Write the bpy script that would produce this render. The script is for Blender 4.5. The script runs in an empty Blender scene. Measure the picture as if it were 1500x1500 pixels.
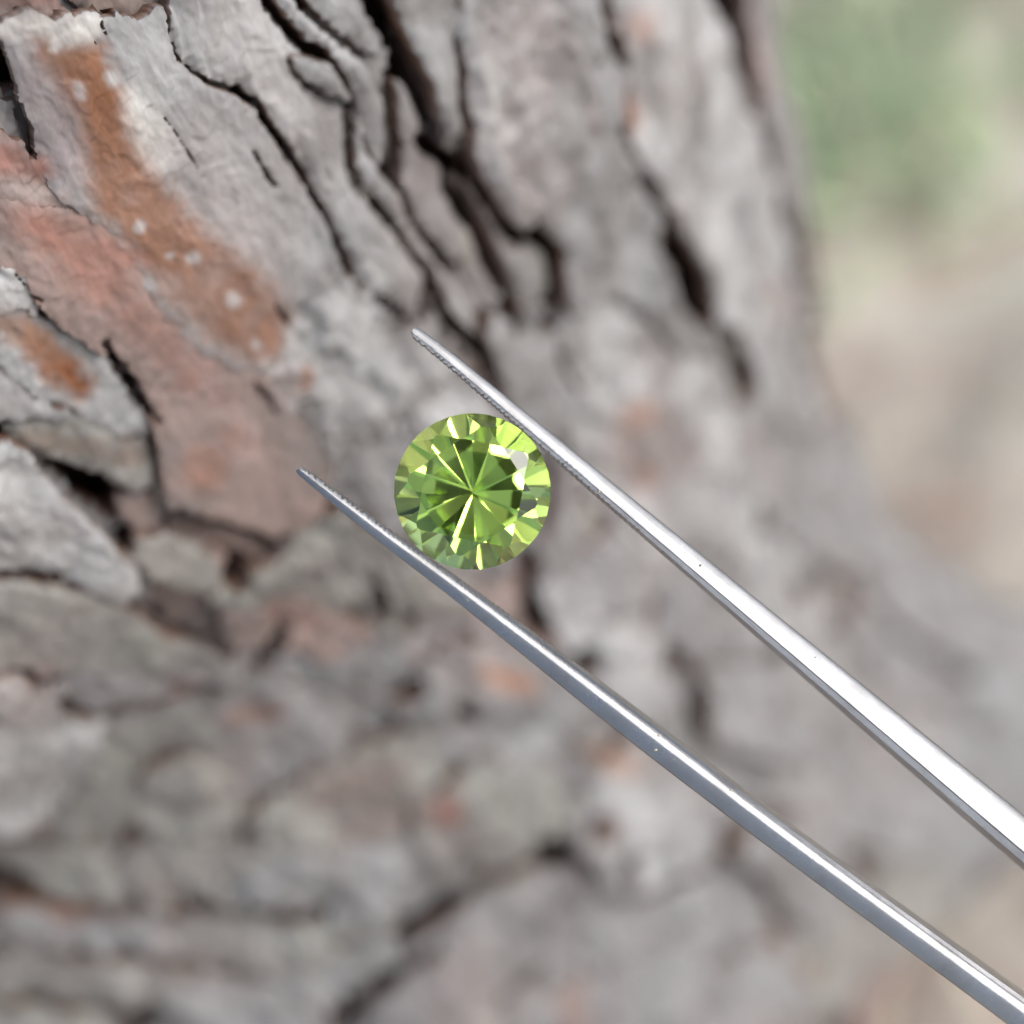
import bpy, bmesh, math, random
import numpy as np
from mathutils import Vector, Matrix

random.seed(4)
RNG = np.random.default_rng(4)

# ------------------------------------------------------------------ camera
MM = 0.001
CAM_H = 216.7                      # camera height above the ground, mm
PITCH, ROLL = 45.15, 22.76         # looking down, rolled
FPX, FOCUS = 2850.0, 100.0         # focal length in pixels of a 1500 px frame, focus distance mm
_P, _R = math.radians(PITCH), math.radians(ROLL)
FWD = np.array([0, math.cos(_P), -math.sin(_P)])
_U0 = np.array([0, math.sin(_P), math.cos(_P)])
_R0 = np.array([1.0, 0, 0])
RIGHT = math.cos(_R) * _R0 - math.sin(_R) * _U0
UP = math.sin(_R) * _R0 + math.cos(_R) * _U0

scene = bpy.context.scene
cam_data = bpy.data.cameras.new('camera')
cam = bpy.data.objects.new('camera', cam_data)
scene.collection.objects.link(cam)
cam.matrix_world = Matrix(((RIGHT[0], UP[0], -FWD[0], 0), (RIGHT[1], UP[1], -FWD[1], 0),
                           (RIGHT[2], UP[2], -FWD[2], CAM_H * MM), (0, 0, 0, 1)))
cam_data.sensor_width = 36.0
cam_data.lens = 36.0 * FPX / 1500.0
cam_data.clip_start = 0.005
cam_data.clip_end = 500.0
cam_data.dof.use_dof = True
cam_data.dof.focus_distance = 0.0992
cam_data.dof.aperture_fstop = cam_data.lens / 4.1
scene.camera = cam

# ------------------------------------------------------------------ light
SUN_EL, SUN_AZ = 44.0, 129.0       # azimuth clockwise from +Y (north)
world = bpy.data.worlds.new('World')
scene.world = world
world.use_nodes = True
wn = world.node_tree
bg = wn.nodes['Background']
sky = wn.nodes.new('ShaderNodeTexSky')
sky.sky_type = 'NISHITA'
sky.sun_disc = False
sky.sun_elevation = math.radians(SUN_EL)
sky.sun_rotation = math.radians(SUN_AZ)
sky.air_density = 1.0
sky.dust_density = 3.0
sky.ozone_density = 0.6
wn.links.new(sky.outputs[0], bg.inputs[0])
bg.inputs[1].default_value = 0.06
sun_data = bpy.data.lights.new('sun', 'SUN')
sun_data.energy = 1.45
sun_data.angle = math.radians(50)
sun_data.color = (0.985, 0.99, 1.0)
sun = bpy.data.objects.new('sun', sun_data)
scene.collection.objects.link(sun)
_el, _az = math.radians(SUN_EL), math.radians(SUN_AZ)
sun_dir = Vector((math.sin(_az) * math.cos(_el), math.cos(_az) * math.cos(_el), math.sin(_el)))
sun.rotation_euler = sun_dir.to_track_quat('Z', 'Y').to_euler()
sun.location = (0.3, -0.6, 1.2)

scene.view_settings.view_transform = 'Standard'
scene.view_settings.look = 'None'
scene.view_settings.exposure = 1.28
scene.view_settings.gamma = 1.0
scene.view_settings.use_curve_mapping = False
scene.render.engine = 'CYCLES'
cy = scene.cycles
cy.max_bounces = 20
cy.diffuse_bounces = 2
cy.glossy_bounces = 12
cy.transmission_bounces = 20
cy.volume_bounces = 0
cy.caustics_reflective = False
cy.caustics_refractive = False
cy.sample_clamp_indirect = 6.0
cy.use_denoising = True
cy.use_adaptive_sampling = True
cy.adaptive_threshold = 0.03

# ------------------------------------------------------------------ helpers
def pix(x, y, d):
    """world point (mm, camera at origin height CAM_H) behind pixel x,y of the 1500 px frame at depth d"""
    v = np.array([0, 0, CAM_H]) + d * (FWD + (x - 750) / FPX * RIGHT - (y - 750) / FPX * UP)
    return v

def project(X):
    Y = X - np.array([0, 0, CAM_H])
    d = Y @ FWD
    return 750 + FPX * (Y @ RIGHT) / d, 750 - FPX * (Y @ UP) / d

_perm = np.random.default_rng(11).permutation(512).astype(np.int64)
_perm = np.concatenate([_perm, _perm, _perm])
_ga = np.random.default_rng(12).uniform(0, 2 * np.pi, 512)
_gx, _gy = np.cos(_ga), np.sin(_ga)

def perlin(x, y):
    xi, yi = np.floor(x).astype(np.int64), np.floor(y).astype(np.int64)
    xf, yf = x - xi, y - yi
    def g(ix, iy, dx, dy):
        h = _perm[_perm[ix & 511] + (iy & 511)] & 511
        return _gx[h] * dx + _gy[h] * dy
    u = xf * xf * xf * (xf * (xf * 6 - 15) + 10)
    v = yf * yf * yf * (yf * (yf * 6 - 15) + 10)
    a = g(xi, yi, xf, yf); b = g(xi + 1, yi, xf - 1, yf)
    c = g(xi, yi + 1, xf, yf - 1); d = g(xi + 1, yi + 1, xf - 1, yf - 1)
    return ((a + (b - a) * u) * (1 - v) + (c + (d - c) * u) * v) * 1.5

def fbm(x, y, n=4, gain=0.5):
    s, a = 0, 1.0
    for i in range(n):
        s = s + a * perlin(x + 17.3 * i, y - 9.1 * i)
        x, y, a = x * 2.03, y * 2.03, a * gain
    return s

def smooth(a, b, x):
    t = np.clip((x - a) / (b - a), 0, 1)
    return t * t * (3 - 2 * t)

def mesh_np(name, verts, quads, tris=None, colors=None, smooth_shade=True):
    me = bpy.data.meshes.new(name)
    verts = np.asarray(verts, dtype=np.float32)
    quads = np.asarray(quads, dtype=np.int32).reshape(-1, 4)
    tris = np.asarray(tris if tris is not None else [], dtype=np.int32).reshape(-1, 3)
    nv, nq, nt = len(verts), len(quads), len(tris)
    me.vertices.add(nv)
    me.vertices.foreach_set('co', verts.ravel())
    me.loops.add(nq * 4 + nt * 3)
    me.loops.foreach_set('vertex_index', np.concatenate([quads.ravel(), tris.ravel()]))
    me.polygons.add(nq + nt)
    me.polygons.foreach_set('loop_start', np.concatenate([np.arange(nq) * 4, nq * 4 + np.arange(nt) * 3]).astype(np.int32))
    me.update(calc_edges=True)
    me.validate()
    if smooth_shade:
        me.polygons.foreach_set('use_smooth', np.ones(len(me.polygons), dtype=bool))
    if colors is not None:
        at = me.color_attributes.new('tint', 'FLOAT_COLOR', 'POINT')
        c = np.ones((nv, 4), dtype=np.float32)
        c[:, :colors.shape[1]] = colors
        at.data.foreach_set('color', c.ravel())
    return me

def obj(name, me, mat=None, parent=None):
    o = bpy.data.objects.new(name, me)
    scene.collection.objects.link(o)
    if mat is not None:
        me.materials.append(mat)
    if parent is not None:
        o.parent = parent
    return o

def tag(o, label=None, cat=None, group=None, kind=None):
    for k, v in (('label', label), ('category', cat), ('group', group), ('kind', kind)):
        if v:
            o[k] = v
    return o

class NT:
    """tiny node-tree writer"""
    def __init__(self, name):
        self.m = bpy.data.materials.new(name)
        self.m.use_nodes = True
        self.t = self.m.node_tree
        self.t.nodes.clear()
        self.out = self.n('ShaderNodeOutputMaterial')
    def n(self, typ, **kw):
        nd = self.t.nodes.new(typ)
        for k, v in kw.items():
            setattr(nd, k, v)
        return nd
    def l(self, a, b):
        self.t.links.new(a, b)
    def noise(self, vec, scale, detail=4, rough=0.55):
        nd = self.n('ShaderNodeTexNoise')
        nd.inputs['Scale'].default_value = scale
        nd.inputs['Detail'].default_value = detail
        nd.inputs['Roughness'].default_value = rough
        if vec is not None:
            self.l(vec, nd.inputs['Vector'])
        return nd.outputs[0]
    def ramp(self, fac, stops):
        nd = self.n('ShaderNodeValToRGB')
        el = nd.color_ramp.elements
        while len(el) < len(stops):
            el.new(0.5)
        for e, (p, c) in zip(el, stops):
            e.position = p
            e.color = (c[0], c[1], c[2], 1) if isinstance(c, (tuple, list)) else (c, c, c, 1)
        self.l(fac, nd.inputs[0])
        return nd.outputs[0]
    def mix(self, fac, a, b, blend='MIX'):
        nd = self.n('ShaderNodeMix', data_type='RGBA', blend_type=blend)
        for sock, v in ((nd.inputs[0], fac), (nd.inputs[6], a), (nd.inputs[7], b)):
            if isinstance(v, (int, float)):
                sock.default_value = v
            elif isinstance(v, (tuple, list)):
                sock.default_value = (*v, 1)
            else:
                self.l(v, sock)
        return nd.outputs[2]
    def mapping(self, vec, scale, rot=(0, 0, 0)):
        nd = self.n('ShaderNodeMapping')
        nd.inputs['Scale'].default_value = scale
        nd.inputs['Rotation'].default_value = rot
        self.l(vec, nd.inputs['Vector'])
        return nd.outputs[0]

# ------------------------------------------------------------------ materials
def bark_material():
    k = NT('pine_bark')
    tc = k.n('ShaderNodeTexCoord').outputs['Object']
    at = k.n('ShaderNodeAttribute', attribute_name='tint')
    fib = k.mapping(tc, (1.0, 1.0, 0.28), (0.25, 0.0, 0.15))
    n1 = k.noise(fib, 330, 3, 0.58)          # streaky mottling along the grain
    n2 = k.noise(fib, 2400, 2, 0.65)         # fine fibres
    n3 = k.noise(tc, 150, 2, 0.6)            # broad patches
    n4 = k.noise(k.mapping(tc, (1.0, 1.0, 0.6)), 95, 1, 0.55)
    c = k.mix(k.ramp(n3, [(0.44, 0.0), (0.66, 0.72)]), at.outputs['Color'], (0.20, 0.183, 0.178), 'MIX')
    c = k.mix(k.ramp(n4, [(0.52, 0.0), (0.70, 0.26)]), c, (0.38, 0.295, 0.275), 'MIX')
    c = k.mix(1.0, c, k.ramp(n1, [(0.28, 0.66), (0.5, 1.0), (0.7, 1.2)]), 'MULTIPLY')
    c = k.mix(0.5, c, k.ramp(n2, [(0.3, 0.65), (0.55, 1.0), (0.72, 1.25)]), 'MULTIPLY')
    b = k.n('ShaderNodeBsdfPrincipled')
    k.l(c, b.inputs['Base Color'])
    b.inputs['Roughness'].default_value = 0.62
    b.inputs['Specular IOR Level'].default_value = 0.4
    hsum = k.n('ShaderNodeMath', operation='MULTIPLY_ADD')
    k.l(n2, hsum.inputs[0]); hsum.inputs[1].default_value = 0.22; k.l(n1, hsum.inputs[2])
    bp = k.n('ShaderNodeBump')
    bp.inputs['Strength'].default_value = 0.4
    bp.inputs['Distance'].default_value = 0.0003
    k.l(hsum.outputs[0], bp.inputs['Height'])
    k.l(bp.outputs[0], b.inputs['Normal'])
    k.l(b.outputs[0], k.out.inputs[0])
    return k.m

def core_material():
    k = NT('inner_cork')
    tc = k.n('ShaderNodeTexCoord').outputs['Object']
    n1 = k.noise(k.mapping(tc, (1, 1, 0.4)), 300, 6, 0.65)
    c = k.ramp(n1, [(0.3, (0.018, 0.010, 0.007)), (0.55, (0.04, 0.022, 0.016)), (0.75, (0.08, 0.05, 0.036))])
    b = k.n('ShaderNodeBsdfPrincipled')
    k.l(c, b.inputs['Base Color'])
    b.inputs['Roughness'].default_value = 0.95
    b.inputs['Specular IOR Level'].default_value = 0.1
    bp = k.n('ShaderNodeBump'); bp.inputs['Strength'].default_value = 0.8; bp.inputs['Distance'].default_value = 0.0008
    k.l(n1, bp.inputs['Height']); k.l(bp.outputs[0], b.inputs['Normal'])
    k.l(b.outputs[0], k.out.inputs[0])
    return k.m

def steel_material():
    k = NT('brushed_steel')
    tc = k.n('ShaderNodeTexCoord').outputs['Object']
    at = k.n('ShaderNodeAttribute', attribute_name='tint').outputs['Vector']   # x: along the arm, y: round it
    g1 = k.noise(k.mapping(at, (14, 220, 1)), 1.0, 4, 0.7)
    g2 = k.noise(k.mapping(at, (90, 300, 1)), 1.0, 3, 0.6)
    n2 = k.noise(tc, 420, 5, 0.7)
    b = k.n('ShaderNodeBsdfPrincipled')
    b.inputs['Metallic'].default_value = 1.0
    c = k.mix(k.ramp(n2, [(0.40, 0.0), (0.72, 0.7)]), (0.40, 0.40, 0.405), (0.25, 0.245, 0.245))
    c = k.mix(0.6, c, k.ramp(g1, [(0.3, 0.7), (0.6, 1.12)]), 'MULTIPLY')
    k.l(c, b.inputs['Base Color'])
    r = k.mix(0.5, k.ramp(n2, [(0.3, 0.20), (0.7, 0.40)]), k.ramp(g2, [(0.3, 0.18), (0.7, 0.46)]))
    k.l(r, b.inputs['Roughness'])
    bp = k.n('ShaderNodeBump'); bp.inputs['Strength'].default_value = 0.25; bp.inputs['Distance'].default_value = 0.00006
    k.l(g1, bp.inputs['Height']); k.l(bp.outputs[0], b.inputs['Normal'])
    k.l(b.outputs[0], k.out.inputs[0])
    return k.m

def gem_material():
    k = NT('peridot')
    g = k.n('ShaderNodeBsdfGlass')
    g.inputs['Color'].default_value = (1, 1, 1, 1)
    g.inputs['Roughness'].default_value = 0.0
    g.inputs['IOR'].default_value = 1.67
    v = k.n('ShaderNodeVolumeAbsorption')
    v.inputs['Color'].default_value = (0.74, 0.93, 0.06, 1)
    v.inputs['Density'].default_value = 190.0
    k.l(g.outputs[0], k.out.inputs['Surface'])
    k.l(v.outputs[0], k.out.inputs['Volume'])
    return k.m

def plain_material(name, col, rough=0.8, var=0.3, scale=60):
    k = NT(name)
    tc = k.n('ShaderNodeTexCoord').outputs['Object']
    n = k.noise(tc, scale, 4, 0.6)
    b = k.n('ShaderNodeBsdfPrincipled')
    k.l(k.mix(1.0, col, k.ramp(n, [(0.3, 1 - var), (0.7, 1 + var)]), 'MULTIPLY'), b.inputs['Base Color'])
    b.inputs['Roughness'].default_value = rough
    b.inputs['Specular IOR Level'].default_value = 0.2
    k.l(b.outputs[0], k.out.inputs[0])
    return k.m

def ground_material():
    k = NT('forest_floor')
    tc = k.n('ShaderNodeTexCoord').outputs['Object']
    n1 = k.noise(tc, 14, 5, 0.6)
    n2 = k.noise(tc, 55, 5, 0.65)
    n3 = k.noise(tc, 300, 4, 0.6)
    c = k.ramp(n1, [(0.32, (0.50, 0.40, 0.345)), (0.48, (0.57, 0.50, 0.43)), (0.66, (0.63, 0.61, 0.51))])
    c = k.mix(k.ramp(n2, [(0.42, 0.0), (0.66, 0.75)]), c, (0.66, 0.62, 0.54))
    c = k.mix(k.ramp(n2, [(0.3, 0.55), (0.42, 0.0)]), c, (0.47, 0.355, 0.30))
    c = k.mix(0.7, c, k.ramp(n3, [(0.3, 0.7), (0.7, 1.25)]), 'MULTIPLY')
    b = k.n('ShaderNodeBsdfPrincipled')
    k.l(c, b.inputs['Base Color'])
    b.inputs['Roughness'].default_value = 0.95
    b.inputs['Specular IOR Level'].default_value = 0.1
    bp = k.n('ShaderNodeBump'); bp.inputs['Strength'].default_value = 0.6; bp.inputs['Distance'].default_value = 0.004
    k.l(n2, bp.inputs['Height']); k.l(bp.outputs[0], b.inputs['Normal'])
    k.l(b.outputs[0], k.out.inputs[0])
    return k.m

M_BARK, M_CORE, M_STEEL, M_GEM, M_GROUND = bark_material(), core_material(), steel_material(), gem_material(), ground_material()
M_GRASS = plain_material('green_grass_blade', (0.50, 0.60, 0.38), 0.6, 0.35, 40)
M_STRAW = plain_material('dry_straw', (0.60, 0.54, 0.43), 0.8, 0.3, 40)
M_NEEDLE = plain_material('fallen_needle', (0.42, 0.28, 0.21), 0.8, 0.4, 40)
M_ADDED_LIMB = plain_material('added_limb_bark', (0.22, 0.15, 0.11), 0.9, 0.3, 60)
M_ADDED_LEAF = plain_material('added_needles', (0.05, 0.085, 0.03), 0.6, 0.3, 20)
M_DUST = plain_material('yellow_dust', (0.50, 0.46, 0.34), 0.9, 0.4, 2000)

# ------------------------------------------------------------------ ground
def make_ground():
    r = np.concatenate([np.linspace(0.0, 0.9, 120), np.geomspace(0.92, 60, 50)])
    a = np.linspace(0, 2 * np.pi, 161)[:-1]
    A, Rr = np.meshgrid(a, r)
    x, y = Rr * np.cos(A) + 0.1, Rr * np.sin(A) + 0.2
    z = 0.010 * fbm(x * 7, y * 7, 4) * np.clip(1.2 - Rr / 3, 0.1, 1) - 0.004
    v = np.stack([x, y, z], -1).reshape(-1, 3)
    nr, na = A.shape
    i, j = np.meshgrid(np.arange(nr - 1), np.arange(na), indexing='ij')
    q = np.stack([i * na + j, (i + 1) * na + j, (i + 1) * na + (j + 1) % na, i * na + (j + 1) % na], -1).reshape(-1, 4)
    o = obj('ground', mesh_np('ground', v, q), M_GROUND)
    return tag(o, 'pale brown forest floor of dry soil and litter behind the trunk', 'ground', kind='structure')
make_ground()

# ------------------------------------------------------------------ trunk surface
TR = dict(ax=-41.10, ay=193.6, lx=0.1767, ly=0.1113, R0=103.35, Fl=4.238, z0=-150.0, L=86.39,
          A=51.83, tr=-0.2079, sg=0.147, Lr=20.23, zg=-216.72, W=23.57, zw=-122.4, sw=37.3, tw=-1.559, tsw=0.576)
SR = 103.0                       # mm of surface per radian

def trunk_R(th, z):
    zz = np.maximum(z, -235.0)
    t = TR
    taper = np.clip(1 - (zz - 100) / 4200, 0.15, 1.0)
    dth = (th - t['tr'] + np.pi) % (2 * np.pi) - np.pi
    R = t['R0'] * np.where(zz > 100, taper, 1.0) + t['Fl'] * np.exp(-(zz - t['z0']) / t['L']) + t['A'] * np.exp(-(dth / t['sg']) ** 2) * np.exp(-(zz - t['zg']) / t['Lr'])
    dtw = (th - t['tw'] + np.pi) % (2 * np.pi) - np.pi
    R = R - t['W'] * np.exp(-((zz - t['zw']) / t['sw']) ** 2) * np.exp(-(dtw / t['tsw']) ** 2)   # hollow above the roots
    return R

def trunk_pt(s, z, h):
    """s: arc mm, z: mm relative to the camera height, h: height above the smooth trunk"""
    th = s / SR
    def S(th, z):
        R = trunk_R(th, z)
        return np.stack([TR['ax'] + TR['lx'] * z + R * np.cos(th), TR['ay'] + TR['ly'] * z + R * np.sin(th), z + 0 * th], -1)
    p = S(th, z)
    e = 0.02
    du = S(th + e * 0.02, z) - S(th - e * 0.02, z)
    dv = S(th, z + e) - S(th, z - e)
    n = np.cross(du, dv)
    n /= np.linalg.norm(n, axis=-1, keepdims=True)
    out = p + n * np.asarray(h)[..., None]
    out[..., 2] += CAM_H
    return out

def pix_to_sz(pts, H):
    """pixels of the 1500 px frame -> (s, z) on the trunk surface raised by H"""
    pts = np.asarray(pts, float)
    dirs = FWD + ((pts[:, 0] - 750) / FPX)[:, None] * RIGHT - ((pts[:, 1] - 750) / FPX)[:, None] * UP
    def g(d):
        X = dirs * d[:, None]
        dx = X[:, 0] - TR['ax'] - TR['lx'] * X[:, 2]
        dy = X[:, 1] - TR['ay'] - TR['ly'] * X[:, 2]
        th = np.arctan2(dy, dx)
        return np.hypot(dx, dy) - trunk_R(th, X[:, 2]) - H, th, X[:, 2]
    n = len(pts)
    ds = np.linspace(60, 330, 541)
    G = np.stack([g(np.full(n, d))[0] for d in ds])           # (541, n)
    hit = G < 0
    first = np.where(hit.any(0), hit.argmax(0), G.argmin(0))
    lo, hi = ds[np.maximum(first - 1, 0)], ds[first]
    miss = ~hit.any(0)
    for _ in range(30):
        mid = 0.5 * (lo + hi)
        neg = g(mid)[0] < 0
        hi = np.where(neg, mid, hi); lo = np.where(neg, lo, mid)
    d = np.where(miss, ds[first], hi)
    _, th, z = g(d)
    return np.stack([th * SR, z], -1)

def poly_sd(poly, S, Z):
    """signed distance, positive inside"""
    d2 = np.full(S.shape, 1e12); inside = np.zeros(S.shape, bool)
    n = len(poly)
    for i in range(n):
        a, b = poly[i], poly[(i + 1) % n]
        e = b - a
        wx, wz = S - a[0], Z - a[1]
        t = np.clip((wx * e[0] + wz * e[1]) / (e @ e + 1e-12), 0, 1)
        d2 = np.minimum(d2, (wx - t * e[0]) ** 2 + (wz - t * e[1]) ** 2)
        if abs(e[1]) > 1e-12:
            c = ((a[1] <= Z) != (b[1] <= Z)) & (S < a[0] + (Z - a[1]) * e[0] / e[1])
            inside ^= c
    d = np.sqrt(d2)
    return np.where(inside, d, -d)

def line_d(line, S, Z):
    d2 = np.full(S.shape, 1e12); w = np.zeros(S.shape)
    for i in range(len(line) - 1):
        a, b = line[i], line[i + 1]
        e = b[:2] - a[:2]
        wx, wz = S - a[0], Z - a[1]
        t = np.clip((wx * e[0] + wz * e[1]) / (e @ e + 1e-12), 0, 1)
        q = (wx - t * e[0]) ** 2 + (wz - t * e[1]) ** 2
        m = q < d2
        d2 = np.where(m, q, d2)
        w = np.where(m, a[2] + t * (b[2] - a[2]), w)
    return np.sqrt(d2) - w

# colours of the bark itself
GREY, PALE, WHITE = (0.295, 0.292, 0.294), (0.41, 0.408, 0.41), (0.58, 0.57, 0.545)
PINK, RED, ORANGE = (0.285, 0.212, 0.192), (0.25, 0.115, 0.085), (0.205, 0.078, 0.028)
OLIVE, BROWN, DUSK = (0.285, 0.278, 0.258), (0.15, 0.095, 0.07), (0.27, 0.26, 0.262)

# soft stains on the bark: (polygon px, softness px, colour, strength)
def ell(cx, cy, rx, ry, rot=0):
    a = np.linspace(0, 2 * np.pi, 15)[:-1]; r = math.radians(rot)
    x, y = rx * np.cos(a), ry * np.sin(a)
    return np.stack([cx + x * math.cos(r) - y * math.sin(r), cy + x * math.sin(r) + y * math.cos(r)], -1)
STAINS = [
    ([(48, 52), (85, 62), (150, 66), (165, 105), (185, 140), (205, 200), (242, 272), (292, 330), (352, 372), (402, 420), (425, 465), (405, 520), (370, 532), (310, 498), (258, 455), (212, 392), (172, 342), (138, 312), (124, 250), (104, 180), (80, 130), (52, 88)], 24, ORANGE, 0.95),
    (ell(85, 535, 66, 25, 42), 20, (0.27, 0.092, 0.028), 0.95),
    (ell(40, 490, 60, 22, 30), 20, (0.30, 0.16, 0.10), 0.8),
    ([(-20, 30), (15, 28), (45, 12), (85, 30), (130, 16), (152, 25), (140, 52), (95, 66), (75, 52), (40, 46), (0, 60)], 14, WHITE, 0.9),
    (ell(216, 190, 24, 62, -22), 26, WHITE, 0.8),
    (ell(82, 66, 9, 11, 20), 7, WHITE, 0.9), (ell(165, 115, 10, 13, -30), 8, PALE, 0.9),
    (ell(205, 332, 9, 9), 6, PALE, 0.8), (ell(283, 378, 10, 9), 6, PALE, 0.8), (ell(340, 440, 10, 10), 8, PALE, 0.9),
    (ell(375, 505, 8, 8), 6, PALE, 0.8), (ell(249, 374, 5, 4), 4, PALE, 0.8), (ell(250, 416, 20, 14, 40), 14, PINK, 0.7),
    (ell(115, 130, 7, 16, -30), 8, PALE, 0.7),
    (ell(70, 180, 40, 100, -24), 30, (0.27, 0.225, 0.235), 0.75),
    (ell(20, 240, 60, 24, 10), 18, (0.32, 0.15, 0.12), 0.8), (ell(50, 282, 60, 14, 15), 14, (0.5, 0.41, 0.39), 0.75),
    (ell(95, 348, 120, 30, 20), 22, (0.31, 0.15, 0.115), 0.9), (ell(140, 405, 80, 34, 42), 26, (0.33, 0.18, 0.145), 0.9),
    (ell(215, 475, 70, 28, 42), 24, (0.30, 0.16, 0.125), 0.85), (ell(290, 550, 60, 30, 30), 24, (0.30, 0.18, 0.155), 0.8),
    (ell(300, 690, 30, 38, -20), 20, (0.29, 0.14, 0.095), 0.85), (ell(352, 642, 32, 20, 20), 18, (0.30, 0.16, 0.13), 0.8),
    (ell(275, 560, 18, 14), 14, RED, 0.6), (ell(400, 660, 40, 60, -20), 30, (0.40, 0.30, 0.275), 0.7),
    (ell(448, 556, 9, 22, 5), 8, (0.33, 0.14, 0.06), 0.85), (ell(425, 570, 22, 25), 18, PINK, 0.6),
    (ell(940, 615, 34, 26), 22, (0.42, 0.24, 0.18), 0.85), (ell(946, 695, 17, 26), 14, (0.40, 0.18, 0.11), 0.95), (ell(925, 660, 26, 40), 24, PINK, 0.8),
    (ell(1000, 660, 25, 35), 24, PINK, 0.5),
    (ell(926, 160, 11, 32, -4), 12, (0.42, 0.20, 0.13), 0.9), (ell(938, 40, 26, 26), 20, (0.42, 0.29, 0.25), 0.8),
    (ell(1110, 70, 14, 70, -10), 14, (0.42, 0.32, 0.31), 0.7), (ell(1140, 440, 14, 40, -10), 14, PINK, 0.7),
    (ell(745, 995, 52, 18, 20), 16, (0.33, 0.16, 0.095), 0.85), (ell(900, 1112, 50, 20, 20), 18, (0.36, 0.21, 0.14), 0.8),
    (ell(655, 1188, 24, 22), 16, (0.32, 0.13, 0.10), 0.9), (ell(520, 1150, 80, 28, -20), 26, PINK, 0.85), (ell(560, 1200, 70, 24, -18), 24, PINK, 0.7),
    (ell(370, 1046, 46, 14, -6), 14, (0.22, 0.11, 0.08), 0.9), (ell(108, 1336, 34, 12, -6), 10, (0.24, 0.09, 0.05), 0.9),
    (ell(60, 990, 26, 16, -20), 12, (0.2, 0.1, 0.08), 0.8), (ell(270, 1000, 30, 10, 5), 10, (0.2, 0.11, 0.09), 0.7),
    (ell(888, 1215, 18, 26, 15), 12, (0.17, 0.09, 0.06), 0.9), (ell(430, 905, 60, 10, 15), 10, (0.26, 0.16, 0.14), 0.8),
    (ell(730, 880, 40, 30), 20, (0.36, 0.27, 0.25), 0.7), (ell(110, 655, 90, 16, 12), 14, BROWN, 0.6), (ell(190, 660, 30, 22, 40), 14, BROWN, 0.6),
    (ell(740, 200, 14, 10), 8, WHITE, 0.6), (ell(870, 180, 18, 40, -15), 18, (0.26, 0.235, 0.23), 0.8), (ell(840, 240, 12, 45), 14, (0.25, 0.23, 0.225), 0.7),
    (ell(975, 160, 14, 30, -25), 14, (0.24, 0.22, 0.20), 0.8), (ell(1000, 120, 40, 50), 30, (0.44, 0.42, 0.40), 0.6),
    (ell(725, 130, 8, 50, -10), 8, WHITE, 0.5), (ell(250, 80, 60, 40), 30, PALE, 0.6),
    (ell(60, 30, 80, 20, 10), 14, RED, 0.0),
]
STAINS = [(np.asarray(p, float), s, np.array(c), a) for p, s, c, a in STAINS]

def tint_at(xyz, base):
    px, py = project(xyz)
    col = np.tile(np.array(base), (len(xyz), 1))
    wob = 9 * fbm(px / 26, py / 26, 3)
    for p, s, c, a in STAINS:
        lo, hi = p.min(0) - 2.5 * s, p.max(0) + 2.5 * s
        m = (px > lo[0]) & (px < hi[0]) & (py > lo[1]) & (py < hi[1])
        if a <= 0 or not m.any():
            continue
        sd = poly_sd(p, px[m], py[m]) + wob[m] * min(1.0, s / 14)
        w = a * smooth(-s, s, sd)[:, None]
        col[m] = col[m] * (1 - w) + c * w
    return col

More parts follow.
